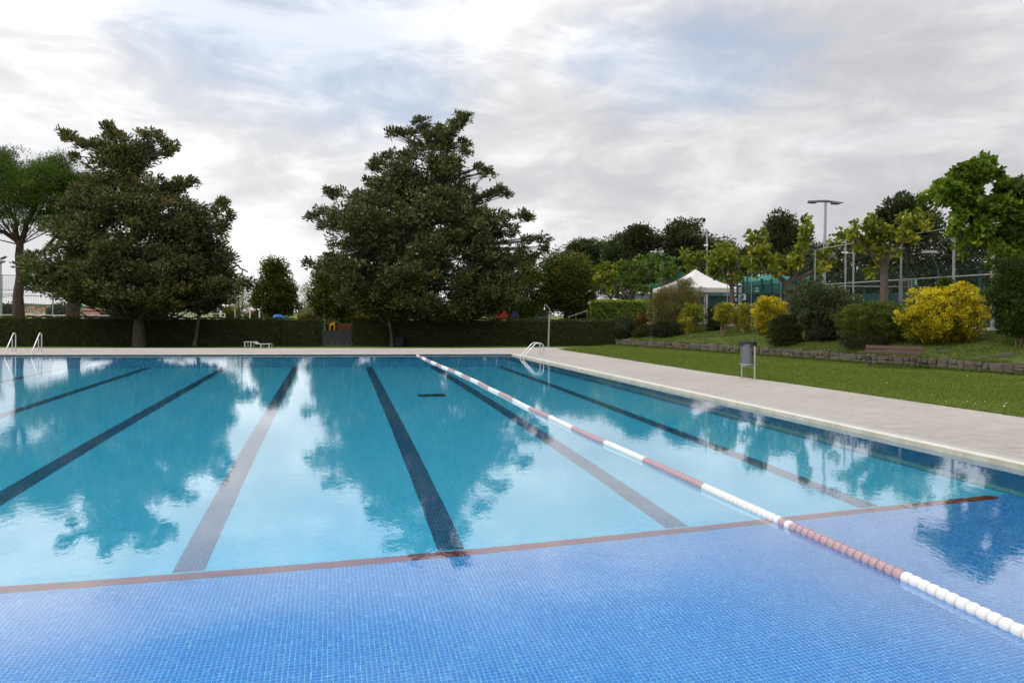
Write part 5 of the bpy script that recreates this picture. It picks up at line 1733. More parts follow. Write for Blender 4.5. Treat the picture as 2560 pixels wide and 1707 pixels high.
def bench(label, pl, pr_, back_dir, length, hs=0.43):
    """pl, pr_ front feet; back_dir points from the front to the backrest"""
    c_ = (pl + pr_) / 2
    d = (pr_ - pl).normalized()
    rz = math.atan2(d.y, d.x)
    bd = Vector((-d.y, d.x, 0))
    if bd.dot(back_dir) < 0:
        bd = -bd
    z0 = ZD - 0.015
    t_ = thing('park_bench', (c_.x, c_.y, z0), label, 'bench', 'brown slatted benches along the stone wall')

    def B(x, y, z):
        return Vector((c_.x, c_.y, z0)) + d * x + bd * y + Vector((0, 0, z))
    for i in range(4):
        q_ = MB()
        q_.box(B(0, 0.0 + i * 0.115, hs - 0.004 * i), (length, 0.098, 0.036), rz=rz, bev=0.008)
        q_.build('seat_slat', m_slat, t_)
    for k_, (y, z) in enumerate(((0.455, hs + 0.17), (0.50, hs + 0.335))):
        q_ = MB()
        q_.box(B(0, y, z), (length, 0.034, 0.135), rz=rz, rx=-0.26 if bd.dot(Vector((-d.y, d.x, 0))) > 0 else 0.26, bev=0.008)
        q_.build('back_slat', m_slat, t_)
    for sx in (-1, 1):
        x = sx * (length / 2 - 0.22)
        for (y0, y1) in ((0.0, 0.02), (0.40, 0.37)):
            q_ = MB()
            q_.tube([B(x, y0, 0), B(x, y1, hs - .02)], 0.021, 8)
            q_.build('leg', m_bleg, t_)
        q_ = MB()
        q_.tube([B(x, -0.03, hs - .03), B(x, 0.41, hs - .03), B(x, 0.475, hs + .13), B(x, 0.53, hs + .43)], 0.018, 8)
        q_.build('back_frame', m_bleg, t_)
        q_ = MB()
        q_.tube([B(x, 0.0, 0.10), B(x, 0.40, 0.10)], 0.014, 8)
        q_.build('side_bar', m_bleg, t_)
    q_ = MB()
    q_.tube([B(-length / 2 + .22, 0.02, 0.10), B(length / 2 - .22, 0.02, 0.10)], 0.013, 8)
    q_.build('stretcher', m_bleg, t_)
    return t_


bench('brown slatted wooden bench on the lawn before the golden bush', P(2177, 917.5, ZD), P(2276, 922.5, ZD), Vector((.9, .4, 0)), 1.95)
b2a = P(1592, 864.5, ZD)
bench('far brown bench by the stone wall, near the end of the clipped hedge', b2a, b2a + Vector((0.72, -1.35, 0)), Vector((.9, .4, 0)), 1.8)

# ------------------------------------------------------------------ sun lounger, dark bin, gate
lo = D(646, 868.6, 52.7)
lo.z = GZ
lng = thing('sun_lounger', lo, 'white plastic sun lounger on the grass before the hedge', 'sun lounger')
m_pl = surf('white_plastic', (0.68, 0.69, 0.68), 0.45, 0.06, 6)
zz0 = GZ


def LG(x, y, z):
    return Vector((lo.x + x * 1.4, lo.y + y * 1.15, zz0 + z * 1.1))


q = MB()
q.add([LG(-.02, -.3, .27), LG(.70, -.3, .29), LG(.70, .3, .29), LG(-.02, .3, .27), LG(-.02, -.3, .23), LG(.70, -.3, .25), LG(.70, .3, .25), LG(-.02, .3, .23)],
      [(0, 1, 2, 3), (7, 6, 5, 4), (0, 4, 5, 1), (1, 5, 6, 2), (2, 6, 7, 3), (3, 7, 4, 0)])
q.build('seat', m_pl, lng)
q = MB()
q.add([LG(-.72, -.3, .42), LG(-.16, -.3, .42), LG(-.02, -.3, .27), LG(-.72, .3, .42), LG(-.16, .3, .42), LG(-.02, .3, .27),
       LG(-.72, -.3, .37), LG(-.18, -.3, .375), LG(-.05, -.3, .23), LG(-.72, .3, .37), LG(-.18, .3, .375), LG(-.05, .3, .23)],
      [(0, 1, 4, 3), (1, 2, 5, 4), (6, 9, 10, 7), (7, 10, 11, 8), (0, 6, 7, 1), (1, 7, 8, 2), (3, 4, 10, 9), (4, 5, 11, 10), (0, 3, 9, 6)])
q.build('backrest', m_pl, lng)
for (x0, x1, zt) in ((-.62, -.66, .38), (-.36, -.33, .38), (.16, .22, .24), (.60, .66, .25)):
    for y in (-.27, .27):
        q = MB()
        q.box((LG(x1, y, zt / 2)), (.09, .05, zt * 1.1), ry=(x1 - x0) * 1.6, bev=.008)
        q.build('leg', m_pl, lng)

cbn = hedge_at(1003)
cx_, cy_ = cbn.x, cbn.y - 0.75
dbn = thing('waste_container', (cx_, cy_, GZ), 'small black waste container before the hedge, left of the tallest magnolia', 'waste bin')
q = MB()
a_, b2_ = 0.28, 0.36
q.add([(cx_ - a_, cy_ - a_, GZ), (cx_ + a_, cy_ - a_, GZ), (cx_ + a_, cy_ + a_, GZ), (cx_ - a_, cy_ + a_, GZ),
       (cx_ - b2_, cy_ - b2_, GZ + .66), (cx_ + b2_, cy_ - b2_, GZ + .66), (cx_ + b2_, cy_ + b2_, GZ + .66), (cx_ - b2_, cy_ + b2_, GZ + .66)],
      [(3, 2, 1, 0), (4, 5, 6, 7), (0, 1, 5, 4), (1, 2, 6, 5), (2, 3, 7, 6), (3, 0, 4, 7)])
m_blk = surf('black_plastic', (0.012, 0.014, 0.018), 0.5, .2, 6)
q.build('tub', m_blk, dbn)
q = MB()
q.box((cx_, cy_, GZ + .70), (.8, .8, .08), bev=.02)
q.build('lid', m_blk, dbn)

# perforated dark gate in the hedge opening
g0, g1 = hedge_at(805), hedge_at(880)
gd_ = (g1 - g0).normalized()
gz0, gz1 = GZ, 0.59
gate = thing('perforated_gate', (g0.x, g0.y, gz0), 'dark grey perforated gate panel closing the gap in the hedge', 'gate')
gl_ = (g1 - g0).length
gp = MB()
cols_, rows_ = 16, 10
x_h = [0.10 + (gl_ - 0.2) * (i + .5) / cols_ for i in range(cols_)]
m_gate = surf('gate_dark_sheet', (0.028, 0.029, 0.035), 0.5, .15, 4)
# sheet built as bars around square holes
hw_ = 0.025


def GP(x, z, y=0.0):
    return g0 + gd_ * x + Vector((gd_.y, -gd_.x, 0)) * y + Vector((0, 0, z))


xs_ = [0.06] + [v for x in x_h for v in (x - hw_, x + hw_)] + [gl_ - 0.06]
zs_ = [gz0 + .02]
for i in range(rows_):
    zc_ = gz0 + 0.10 + i * 0.11
    zs_ += [zc_ - .02, zc_ + .02]
zs_ += [gz1]
for i in range(len(xs_) - 1):
    for j in range(len(zs_) - 1):
        if i % 2 == 1 and j % 2 == 1 and j < len(zs_) - 2:
            if (j == 1) or (i // 2) in (1, 4, 5, 8, 13) and j < 14:
                continue
        gp.poly([GP(xs_[i], zs_[j]), GP(xs_[i + 1], zs_[j]), GP(xs_[i + 1], zs_[j + 1]), GP(xs_[i], zs_[j + 1])])
gp.build('panel', m_gate, gate)
for x in (0.03, gl_ - 0.03):
    q = MB()
    q.box(GP(x, (gz0 + gz1) / 2), (.05, .05, gz1 - gz0), rz=math.atan2(gd_.y, gd_.x))
    q.build('gate_post', m_gate, gate)
q = MB()
q.box(GP(gl_ / 2, gz1 + .02), (gl_ - .05, .045, .04), rz=math.atan2(gd_.y, gd_.x))
q.build('top_rail', m_gate, gate)

# ------------------------------------------------------------------ playground seen over the gate and the hedge
YG = 66.0
pg = thing('climbing_frame', (D(848, 870, YG).x, YG, GZ), 'brown and yellow wooden climbing frame behind the dark gate', 'play frame')
m_yel = surf('play_yellow', (0.62, 0.33, 0.02), .5, .1, 5)
m_brn = surf('play_brown', (0.10, 0.035, 0.018), .7, .2, 5)
m_redp = surf('play_red', (0.42, 0.03, 0.03), .5, .15, 5)
m_blup = surf('play_blue', (0.02, 0.045, 0.12), .5, .15, 5)
for u in (823, 838, 876):
    p = D(u, 800, YG)
    q = MB()
    tz = 1.42 if u < 860 else 1.05
    q.box((p.x, YG, (GZ + tz) / 2), (.15, .15, tz - GZ))
    q.build('post', m_brn, pg)
p = D(830.5, 800, YG - .1)
tp_ = D(830.5, 803, YG).z
q = MB()
q.add([(p.x + x_ * 1.4, p.y, tp_ + z_) for x_, z_ in ((-.17, -1.5), (-.10, -1.5), (-.10, -.38), (.10, -.38), (.10, -1.5), (.17, -1.5), (.17, 0), (.02, -.15), (-.17, -.24))],
      [(0, 1, 2, 8), (2, 3, 6, 7, 8), (3, 4, 5, 6)])
q.v += [(a, b + .03, c_) for a, b, c_ in q.v]
q.f += [tuple(i + 9 for i in f_)[::-1] for f_ in list(q.f)] + [(i, (i + 1) % 9, 9 + (i + 1) % 9, 9 + i) for i in range(9)]
q.build('yellow_arch', m_yel, pg)
for i, x in enumerate(np.linspace(843, 872, 5)):
    p = D(float(x), 810, YG)
    q = MB()
    tz = D(850, 808, YG).z
    q.box((p.x, YG + .05, (GZ + tz) / 2), (.27, .05, tz - GZ - .06 * (i % 2)))
    q.build('board', m_brn, pg)
q = MB()
p = D(795, 800, YG + 4)
q.box((p.x, YG + 4, .75), (.7, .14, 2.8))
tag(q.build('play_panel', m_brn, org=(p.x, YG + 4, GZ)), 'brown wooden play panel behind the hedge, left of the gate lamp', 'play panel')
sl = thing('playground_slide', (D(715, 800, 68).x, 68, GZ), 'blue plastic slide showing above the hedge', 'slide')
m_sl = surf('slide_blue', (0.04, 0.20, 0.62), .4, .08, 5)
a0, a1, a2 = D(688, 790, 68), D(700, 786, 68), D(735, 806, 68)
q = MB()
pts_ = [D(686, 795, 68), D(690, 788.5, 68), D(697, 787.5, 68), D(705, 791, 68), D(718, 798, 68), D(740, 808, 68), D(765, 822, 68)]
for s in (-1, 1):
    q.tube([p + Vector((0, s * .38, .02)) for p in pts_], .07, 7)
for i in range(len(pts_) - 1):
    q.add([pts_[i] + Vector((0, -.38, 0)), pts_[i + 1] + Vector((0, -.38, 0)), pts_[i + 1] + Vector((0, .38, 0)), pts_[i] + Vector((0, .38, 0))], [(0, 1, 2, 3)])
    q.add([pts_[i] + Vector((0, -.45, 0.02)), pts_[i + 1] + Vector((0, -.45, 0.02)), pts_[i + 1] + Vector((0, -.45, -.30)), pts_[i] + Vector((0, -.45, -.30))], [(0, 1, 2, 3)])
q.build('chute', m_sl, sl, smooth=True)
q = MB()
q.lathe(D(693, 794, 67.4), [(.01, -.2), (.28, -.14), (.42, .02), (.28, .2), (.01, .24)], 12)
q.build('hood', m_sl, sl, smooth=True)
for p in (pts_[1], pts_[3]):
    q = MB()
    q.tube([(p.x, p.y, GZ), (p.x, p.y, p.z)], .05, 8)
    q.build('support', m_brn, sl)
rp = thing('red_play_structure', (D(1252, 800, 68).x, 68, GZ), 'red play structure with arched opening behind the hedge, left of the blue one', 'play frame')
q = MB()
pr2 = [D(u, v, 68) for u, v in ((1241, 800), (1246, 790), (1256, 783), (1258, 777), (1266, 777), (1267, 799), (1263, 799), (1261, 792), (1257, 792), (1255, 800))]
q.add(pr2 + [p + Vector((0, .16, 0)) for p in pr2], [tuple(range(10)), tuple(range(19, 9, -1))] + [(i, (i + 1) % 10, 10 + (i + 1) % 10, 10 + i) for i in range(10)])
q.build('panel', m_redp, rp)
for p in (pr2[0], pr2[5]):
    q = MB()
    q.box((p.x + .04, 68.08, .7), (.11, .11, 2.7))
    q.build('post', m_redp, rp)
bp = thing('blue_play_structure', (D(1288, 800, 68).x, 68, GZ), 'dark blue play structure on two legs behind the hedge', 'play frame')
q = MB()
pr2 = [D(u, v, 68) for u, v in ((1280, 797), (1280, 776), (1295, 776), (1295, 797), (1292, 797), (1291, 791), (1285, 791), (1284, 797))]
q.add(pr2 + [p + Vector((0, .4, 0)) for p in pr2], [tuple(range(8)), tuple(range(15, 7, -1))] + [(i, (i + 1) % 8, 8 + (i + 1) % 8, 8 + i) for i in range(8)])
q.build('panel', m_blup, bp)
for p in (pr2[0], pr2[3]):
    q = MB()
    q.box((p.x, 68.2, .7), (.12, .12, 2.7))
    q.build('leg', m_redp, bp)


# ------------------------------------------------------------------ poles and lamps on the left
def pole(name, label, cat, u, vtop, Y, r, mat, z0=GZ, lean=0.0, group=None):
    p, tq = D(u, 800, Y), D(u + lean, vtop, Y)
    t_ = thing(name, (p.x, Y, z0), label, cat, group)
    q_ = MB()
    q_.tube([(p.x, Y, z0), (tq.x, Y, tq.z)], [r * 1.15, r * 0.8], 9)
    q_.build('pole', mat, t_, smooth=True)
    return t_, Vector((tq.x, Y, tq.z))


m_wht = surf('white_paint', (0.66, 0.66, 0.65), .5, .08, 5)
m_gry = surf('grey_pole', (0.34, 0.35, 0.37), .5, .1, 6, metal=.3)
m_lmp = surf('lamp_dark', (0.10, 0.11, 0.13), .5, .1, 6)


def flood(t_, top, s, heads, tilt):
    for k_, (dx_, dz_) in enumerate(heads):
        q_ = MB()
        q_.box(top + Vector((dx_ * s, -.1, dz_ * s)), (.62 * s, .3 * s, .14 * s), ry=tilt, bev=.03)
        q_.build('lamp_head', m_lmp, t_)
    q_ = MB()
    q_.box(top, (1.3 * s, .08, .08), ry=tilt)
    q_.build('crossarm', m_gry, t_)


t_, tp = pole('floodlight_mast', 'slim floodlight mast behind the hedge, left of the round topped tree', 'floodlight', 606, 672, 100, .12, m_gry)
flood(t_, tp, 1.2, ((-.62, .42), (-.15, .0), (.42, -.22)), .6)
t_, tp = pole('floodlight_mast', 'floodlight mast cut by the left picture edge', 'floodlight', 2, 650, 88, .12, m_gry)
flood(t_, tp, 1.2, ((.35, .25), (.2, -.25)), -.4)
t_, tp = pole('street_lamp', 'blue grey street lamp with flat disc head above the dark gate', 'lamp post', 812, 748, 69, .10, surf('lamp_bluegrey', (0.24, 0.29, 0.33), .5, .08, 5), lean=-.3)
q = MB()
q.lathe(tp + Vector((0, 0, .0)), [(.08, -.02), (.14, .08), (.24, .17), (.21, .19), (.001, .2)], 14)
q.build('lamp_neck', m_lmp, t_, smooth=True)
q = MB()
q.lathe(tp + Vector((0, 0, .2)), [(.001, 0), (.22, 0), (.23, .05), (.001, .07)], 16)
q.build('lamp_disc', surf('lamp_disc', (0.55, 0.57, 0.58), .5), t_, smooth=True)
for (u, v, Y, lab) in ((625, 770, 92, 'left one of the two tall white posts behind the hedge'), (649, 772, 92, 'right one of the two tall white posts behind the hedge'), (659.5, 792, 92, 'short white post right of the two tall white posts')):
    pole('white_post', lab, 'post', u, v, Y, .10, m_wht, group='white posts of the playing field')
pole('thin_post', 'thin grey post left of the slim floodlight mast', 'post', 587.5, 772, 92, .05, m_wht)

# white barred field fence behind the left hedge
ff = thing('field_fence', (D(490, 800, 84).x, 84, GZ), 'white barred field fence between the left magnolia and the round topped tree', 'fence')
for u in (423, 448, 465, 490, 506, 528, 552, 562):
    p = D(u, 800, 84)
    q = MB()
    tall = u in (465, 552)
    q.tube([(p.x, 84, GZ), (p.x, 84, D(u, 776 if tall else 783, 84).z)], .15 if tall else .06, 8)
    q.build('post', m_wht, ff)
for v in (783.5, 792, 797.5):
    q = MB()
    q.tube([D(421, v, 84), D(563, v + .6, 84)], .048, 6)
    q.build('rail', m_wht, ff)

# tall ball-stop net on the left
m_wire = surf('net_wire', (0.10, 0.11, 0.13), .6, .1, 6, metal=.3)
bn_ = thing('ball_stop_net', (D(60, 800, 80).x, 80, GZ), 'tall wire ball net behind the hedge at the far left', 'net fence')
for u in (4, 132, 202, 276):
    p = D(u, 800, 80)
    q = MB()
    q.tube([(p.x, 80, GZ), (p.x, 80, D(u, 688 if u < 60 else 742, 80).z)], .07, 8)
    q.build('post', m_gry, bn_)
for (ua, va, ub, vb) in ((-30, 687, 130, 690), (-30, 723, 130, 726), (-30, 737, 40, 735.5), (-30, 744, 44, 739), (44, 738, 135, 742), (132, 746, 300, 752), (-30, 787, 320, 789.5), (130, 791, 320, 792.5)):
    q = MB()
    q.tube([D(ua, va, 80), D(ub, vb, 80)], .045 if va < 780 else .07, 6)
    q.build('rail', m_gry if va > 780 else m_wire, bn_)
net = MB()
for u in np.arange(-30, 300, 4.2):
    a, b = D(float(u), 687 if u < 100 else 747, 80), D(float(u), 790, 80)
    net.box((a.x, 80.04, (a.z + b.z) / 2), (.016, .010, a.z - b.z))
for v in np.arange(690, 790, 4.2):
    a, b = D(-30, float(v), 80), D(130 if v < 747 else 300, float(v) + .8, 80)
    net.box(((a.x + b.x) / 2, 80.04, (a.z + b.z) / 2), (b.x - a.x, .010, .016))
nt_ = net.build('netting', m_wire, bn_)
nt_['kind'] = 'stuff'

# ------------------------------------------------------------------ far town and hills on the left
m_hill = surf('far_hill', (0.060, 0.085, 0.045), 0.95, 0.3, 0.004, spec=.1)


def ridge(name, label, Y, pts, seed, mat, thick=500):
    r = random.Random(seed)
    q_ = MB()
    top = []
    for i in range(len(pts) - 1):
        for k_ in range(14):
            f_ = k_ / 14
            u = pts[i][0] + (pts[i + 1][0] - pts[i][0]) * f_
            v = pts[i][1] + (pts[i + 1][1] - pts[i][1]) * f_ + r.uniform(-.5, .5)
            top.append(D(u, v, Y))
    n = len(top)
    vs = [(p.x, p.y, p.z) for p in top] + [(p.x, p.y - thick * .25, -20) for p in top] + [(p.x * 1.1, p.y + thick, -20) for p in top]
    q_.add(vs, [(i, n + i, n + i + 1, i + 1) for i in range(n - 1)] + [(i, i + 1, 2 * n + i + 1, 2 * n + i) for i in range(n - 1)])
    return tag(q_.build(name, mat, smooth=True), label, kind='structure')


ridge('hills', 'low wooded slope far behind the town', 4000, [(-900, 766), (-300, 762), (0, 761), (60, 758), (150, 762), (300, 770), (500, 776), (700, 780), (1000, 788)], 2, m_hill, 600)
m_cream = surf('house_cream', (0.62, 0.52, 0.38), .8, .1, .4)
m_white_h = surf('house_white', (0.58, 0.57, 0.54), .8, .1, .4)
m_brickh = surf('house_brick', (0.30, 0.15, 0.10), .85, .15, .4)
m_roof = surf('house_roof', (0.26, 0.11, 0.07), .85, .2, .6)
m_pane = surf('house_pane', (0.04, 0.05, 0.06), .3, .1, 1)


def house(label, Y, u0, u1, ve, vr, mat, wins, z0=GZ):
    a, b = D(u0, ve, Y), D(u1, ve, Y)
    rz_ = D(u0, vr, Y).z
    dpt = min(14.0, (b.x - a.x) * .8)
    t_ = thing('house', ((a.x + b.x) / 2, Y, z0), label, 'house', 'houses of the town beyond the fields')
    q_ = MB()
    q_.box(((a.x + b.x) / 2, Y + dpt / 2, (a.z + z0) / 2), (b.x - a.x, dpt, a.z - z0))
    q_.build('wall', mat, t_)
    q_ = MB()
    o = .5
    q_.add([(a.x - o, Y - o, a.z), (b.x + o, Y - o, a.z), (b.x + o, Y + dpt + o, a.z), (a.x - o, Y + dpt + o, a.z), (a.x + (b.x - a.x) * .2, Y + dpt / 2, rz_), (a.x + (b.x - a.x) * .8, Y + dpt / 2, rz_)],
           [(0, 1, 5, 4), (1, 2, 5), (2, 3, 4, 5), (3, 0, 4), (3, 2, 1, 0)])
    q_.build('roof', m_roof, t_)
    hgt = a.z - z0
    for i in range(wins):
        x = a.x + (b.x - a.x) * (i + .5) / wins
        for fz in ((.45, .78) if hgt > 5 else (.7,)):
            q_ = MB()
            q_.box((x, Y - .05, z0 + hgt * fz), ((b.x - a.x) / wins * .4, .12, min(1.5, hgt * .18)))
            q_.build('window', m_pane, t_)
    return t_


house('cream gabled house just right of the forked pine trunk', 320, 62, 84, 772, 766, m_cream, 3)
house('white house between the two cream houses of the town', 335, 84, 97, 777, 772, m_white_h, 2)
house('cream house left of the leaning pine trunk', 300, 99, 131, 773, 765, m_cream, 3)
house('cream house left of the forked pine trunk', 330, 30, 40, 768, 763, m_cream, 2)
house('brick red long building right of the leaning pine trunk', 260, 198, 282, 776, 763, m_brickh, 9)
house('white shed before the brick red building', 200, 194, 240, 786, 780, m_white_h, 4)
house('brick red house behind the tall white posts', 240, 608, 648, 783, 774, m_brickh, 4)
house('white house behind the tall white posts, right of the brick red one', 255, 650, 690, 782, 775, m_white_h, 4)
house('small pale house right of the blue slide', 230, 762, 775, 790, 785, m_cream, 2)
for (u, Y, v0, ul, ur, lab) in ((20, 150, 766, -8, 38, 'round green tree in the town at the left picture edge'), (152, 180, 766, 128, 170, 'green tree between the leaning pine trunk and the cream house'),
                                (300, 140, 770, 270, 340, 'green tree right of the brick red building'), (410, 150, 772, 370, 440, 'green tree behind the left magnolia stem'), (575, 120, 772, 545, 600, 'low green tree left of the slim floodlight mast'),
                                (640, 110, 788, 610, 690, 'low bush behind the white posts'), (790, 100, 770, 750, 812, 'low green tree between the slide and the gate lamp'), (900, 100, 776, 860, 950, 'low olive tree over the hedge, right of the gate'), (1070, 100, 778, 1050, 1130, 'low olive tree over the hedge, behind the tallest magnolia'),
                                (1440, 80, 765, 1415, 1475, 'dark green shrub behind the brownish tree')):
    tree('field_tree', lab, 'tree', (D(u, 800, Y).x, Y, GZ), Y, [(v0, u - 8, u + 8), (v0 + 6, ul + 6, ur - 6), (v0 + 14, ul, ur), (800, ul, ur)], 110, 42, 0.5 * Y / 120, 0.3 * Y / 120, 'far' if u not in (900, 1070, 790, 575) else 'willow', 'dark', .15, .08, 300 + u, crad=1.1 * Y / 120, nl=8, group='low trees beyond the fields')

# ------------------------------------------------------------------ white pavilions
m_can = surf('canopy_white', (0.60, 0.57, 0.55), .7, .05, 2, .1)
m_grn = surf('fence_green', (0.012, 0.055, 0.045), .5, .15, 6)


def pavilion(label, c, w_, ze, zp, z0, val=.28, rot=0.0):
    t_ = thing('pavilion', (c[0], c[1], z0), label, 'pavilion', 'white pyramid pavilions')
    R_ = Matrix.Rotation(rot, 3, 'Z')

    def G(x, y, z):
        v = R_ @ Vector((x, y, 0))
        return Vector((c[0] + v.x, c[1] + v.y, z))
    n = 8
    q_ = MB()
    vs, fs = [], []
    for s in range(4):
        base = len(vs)
        for i in range(n + 1):
            f_ = i / n                                         # 0 eave 1 peak, hollow curve
            h_ = ze + (zp - ze) * (0.55 * f_ + 0.45 * f_ ** 2.2)
            wv = (1 - f_) * w_ / 2
            for k_ in (-1, 1):
                a = [(k_ * wv, -wv), (wv, k_ * wv), (-k_ * wv, wv), (-wv, -k_ * wv)][s]
                vs.append(G(a[0], a[1], h_))
        for i in range(n):
            fs.append((base + 2 * i, base + 2 * i + 1, base + 2 * i + 3, base + 2 * i + 2))
    q_.add(vs, fs)
    can = q_.build('canopy', m_can, t_, smooth=True)
    q_ = MB()
    h = w_ / 2
    cs = [(-h, -h), (h, -h), (h, h), (-h, h)]
    for i in range(4):
        a, b = cs[i], cs[(i + 1) % 4]
        q_.add([G(*a, ze), G(*b, ze), G(*b, ze - val), G(*a, ze - val)], [(0, 1, 2, 3)])
    link('valance', q_.mesh('valance', ORG[t_.name]), m_can, can)
    for a in cs:
        q_ = MB()
        p = G(a[0] * .97, a[1] * .97, 0)
        q_.tube([(p.x, p.y, z0), (p.x, p.y, ze)], .04, 8)
        q_.build('leg', m_wht, t_)
    return t_


pc = terr(1738, 8.6)
kx = mpp(pc.y)
pavilion('white pyramid pavilion on the terrace behind the olive shrub', (pc.x, pc.y), 4.55, D(1738, 722, pc.y).z, D(1736, 673, pc.y).z, 1.37, .32, .30)
pp_ = D(1020, 790, 80)
pavilion('small white pavilion peak showing over the hedge under the tallest magnolia', (pp_.x, 80), 2.9, 0.85, D(1020, 782, 80).z, GZ, .4, .2)
pp_ = D(1478, 790, 82)
pavilion('grey white canopy half hidden behind the brownish tree', (pp_.x, 82), 5.6, D(1478, 750, 82).z, D(1478, 722, 82).z, GZ, .5, .2)

# ------------------------------------------------------------------ racket courts on the terrace
m_glass, t = _mat('court_glass')
gb = t.n('ShaderNodeBsdfPrincipled', i_Roughness=0.08)
gb.inputs['Base Color'].default_value = (0.03, 0.06, 0.06, 1)
tb = t.n('ShaderNodeBsdfTransparent')
tb.inputs['Color'].default_value = (0.72, 0.84, 0.82, 1)
mx = t.n('ShaderNodeMixShader', i_0=0.35)
t.l(tb.outputs[0], mx.inputs[1])
t.l(gb.outputs[0], mx.inputs[2])
o_ = t.n('ShaderNodeOutputMaterial')
t.l(mx.outputs[0], o_.inputs[0])
m_tarp = surf('windscreen_teal', (0.028, 0.165, 0.135), .7, .15, 1.5, .3)
m_tarpd = surf('windscreen_dark', (0.012, 0.045, 0.042), .7, .15, 2)


def L(u, off, z):
    x, y = bank_xy(u, off)
    return Vector((x, y, z))


def zat(u, v, off):
    x, y = bank_xy(u, off)
    return D(u, v, y).z


FO = 8.5                                                       # court fence line, metres behind the stone wall
cf = thing('court_fence', terr(2300, FO), 'tall chain link court fence with grey rails on the terrace at the right', 'fence')
m_rail = surf('fence_rail_grey', (0.30, 0.29, 0.28), .5, .12, 6, metal=.3)
for (u, v, r) in ((2612, 560, .06), (2481, 560, .075), (2383.5, 570, .065), (2252, 588, .05), (2133, 598, .05), (2113, 593, .05), (2037, 625, .05)):
    p = terr(u, FO)
    q = MB()
    q.tube([p, Vector((p.x, p.y, zat(u, v, FO)))], r, 8)
    q.build('post', m_rail, cf)
for (ua, va, ub, vb, r) in ((2030, 713, 2620, 677, .035), (2030, 626, 2135, 608, .03), (2262, 589, 2384, 568, .03), (2384, 568, 2620, 545, .03), (2110, 633, 2134, 633, .025), (2030, 714, 2330, 718, .025)):
    q = MB()
    q.tube([L(ua, FO, zat(ua, va, FO)), L(ub, FO, zat(ub, vb, FO))], r, 6)
    q.build('rail', m_rail, cf)
for u in (2275, 2449, 2120):
    p = terr(u, FO + .1)
    q = MB()
    q.tube([p, Vector((p.x, p.y, zat(u, 675 if u > 2200 else 700, FO)))], .07, 8)
    q.build('green_post', m_grn, cf)
# chain link: crossing wires
net = MB()
A_, B_ = L(2610, FO - .02, 0), L(2036, FO - .02, 0)
dlen = (B_ - A_).length
dd = (B_ - A_) / dlen
zb0, zt0 = 1.37, 4.6
step, hgt_n = 0.16, zt0 - zb0
i = -hgt_n
while i < dlen:
    for sgn in (1, -1):
        s0, s1 = (i, i + hgt_n) if sgn > 0 else (i + hgt_n, i)
        za, zb2 = zb0, zt0
        p, r_ = A_ + dd * s0, A_ + dd * s1
        p.z, r_.z = za, zb2
        net.add([p, r_, r_ + Vector((0, 0, .014)), p + Vector((0, 0, .014))], [(0, 1, 2, 3)])
    i += step
nt_ = net.build('chain_link', m_grn, cf)
nt_['kind'] = 'stuff'
# gate in the fence
ga = thing('court_gate', terr(2256, FO - .3), 'grey framed glass gate in the court fence left of the number 2 sign', 'gate')
for (ua, va, ub, vb, r) in ((2249, 700, 2249, 752, .05), (2254, 702, 2254, 752, .05), (2272, 700, 2272, 750, .03), (2249, 699, 2274, 697, .03), (2249, 702.5, 2274, 700.5, .025), (2249, 752, 2274, 750, .03), (2278.5, 698, 2278.5, 740, .045)):
    q = MB()
    q.tube([L(ua, FO - .3, zat(ua, va, FO - .3)), L(ub, FO - .3, zat(ub, vb, FO - .3))], r, 6)
    q.build('frame_bar', m_rail, ga)
q = MB()
q.poly([L(u, FO - .3, zat(u, v, FO - .3)) for u, v in ((2255, 703), (2271, 702), (2271, 750), (2255, 751))])
q.build('pane', m_glass, ga)


def text(name, body, size, loc, rz, mat, parent, ext=0.004):
    """letters turned into a mesh"""
    cu = bpy.data.curves.new(name, 'FONT')
    cu.body, cu.size, cu.extrude, cu.offset = body, size, ext, size * 0.02
    cu.align_x, cu.align_y = 'CENTER', 'CENTER'
    tmp = bpy.data.objects.new('tmp_text', cu)
    COL.objects.link(tmp)
    me = bpy.data.meshes.new_from_object(tmp.evaluated_get(bpy.context.evaluated_depsgraph_get()))
    bpy.data.objects.remove(tmp)
    me.materials.clear()
    o = link(name, me, mat, parent)
    o.location = Vector(loc) - ORG[parent.name]
    o.rotation_euler = (math.pi / 2, 0, rz)
    return o


m_let = surf('letter_white', (0.72, 0.74, 0.74), .6, .03, 4)
p2_ = L(2288, FO - .2, zat(2288, 706, FO - .2))
sg = thing('number_sign', p2_, 'small green sign with a white 2 on the court fence', 'sign')
q = MB()
q.box(p2_, (.25, .02, .31), rz=-.15)
q.build('plate', surf('sign_green', (0.02, 0.12, 0.095), .5, .05, 4), sg)
text('numeral', '2', .24, p2_ + Vector((-.012, -.03, .03)), -.15, m_let, sg)
q = MB()
q.box(p2_ + Vector((0, -.016, -.125)), (.2, .01, .02), rz=-.15)
q.build('print_line', m_let, sg)

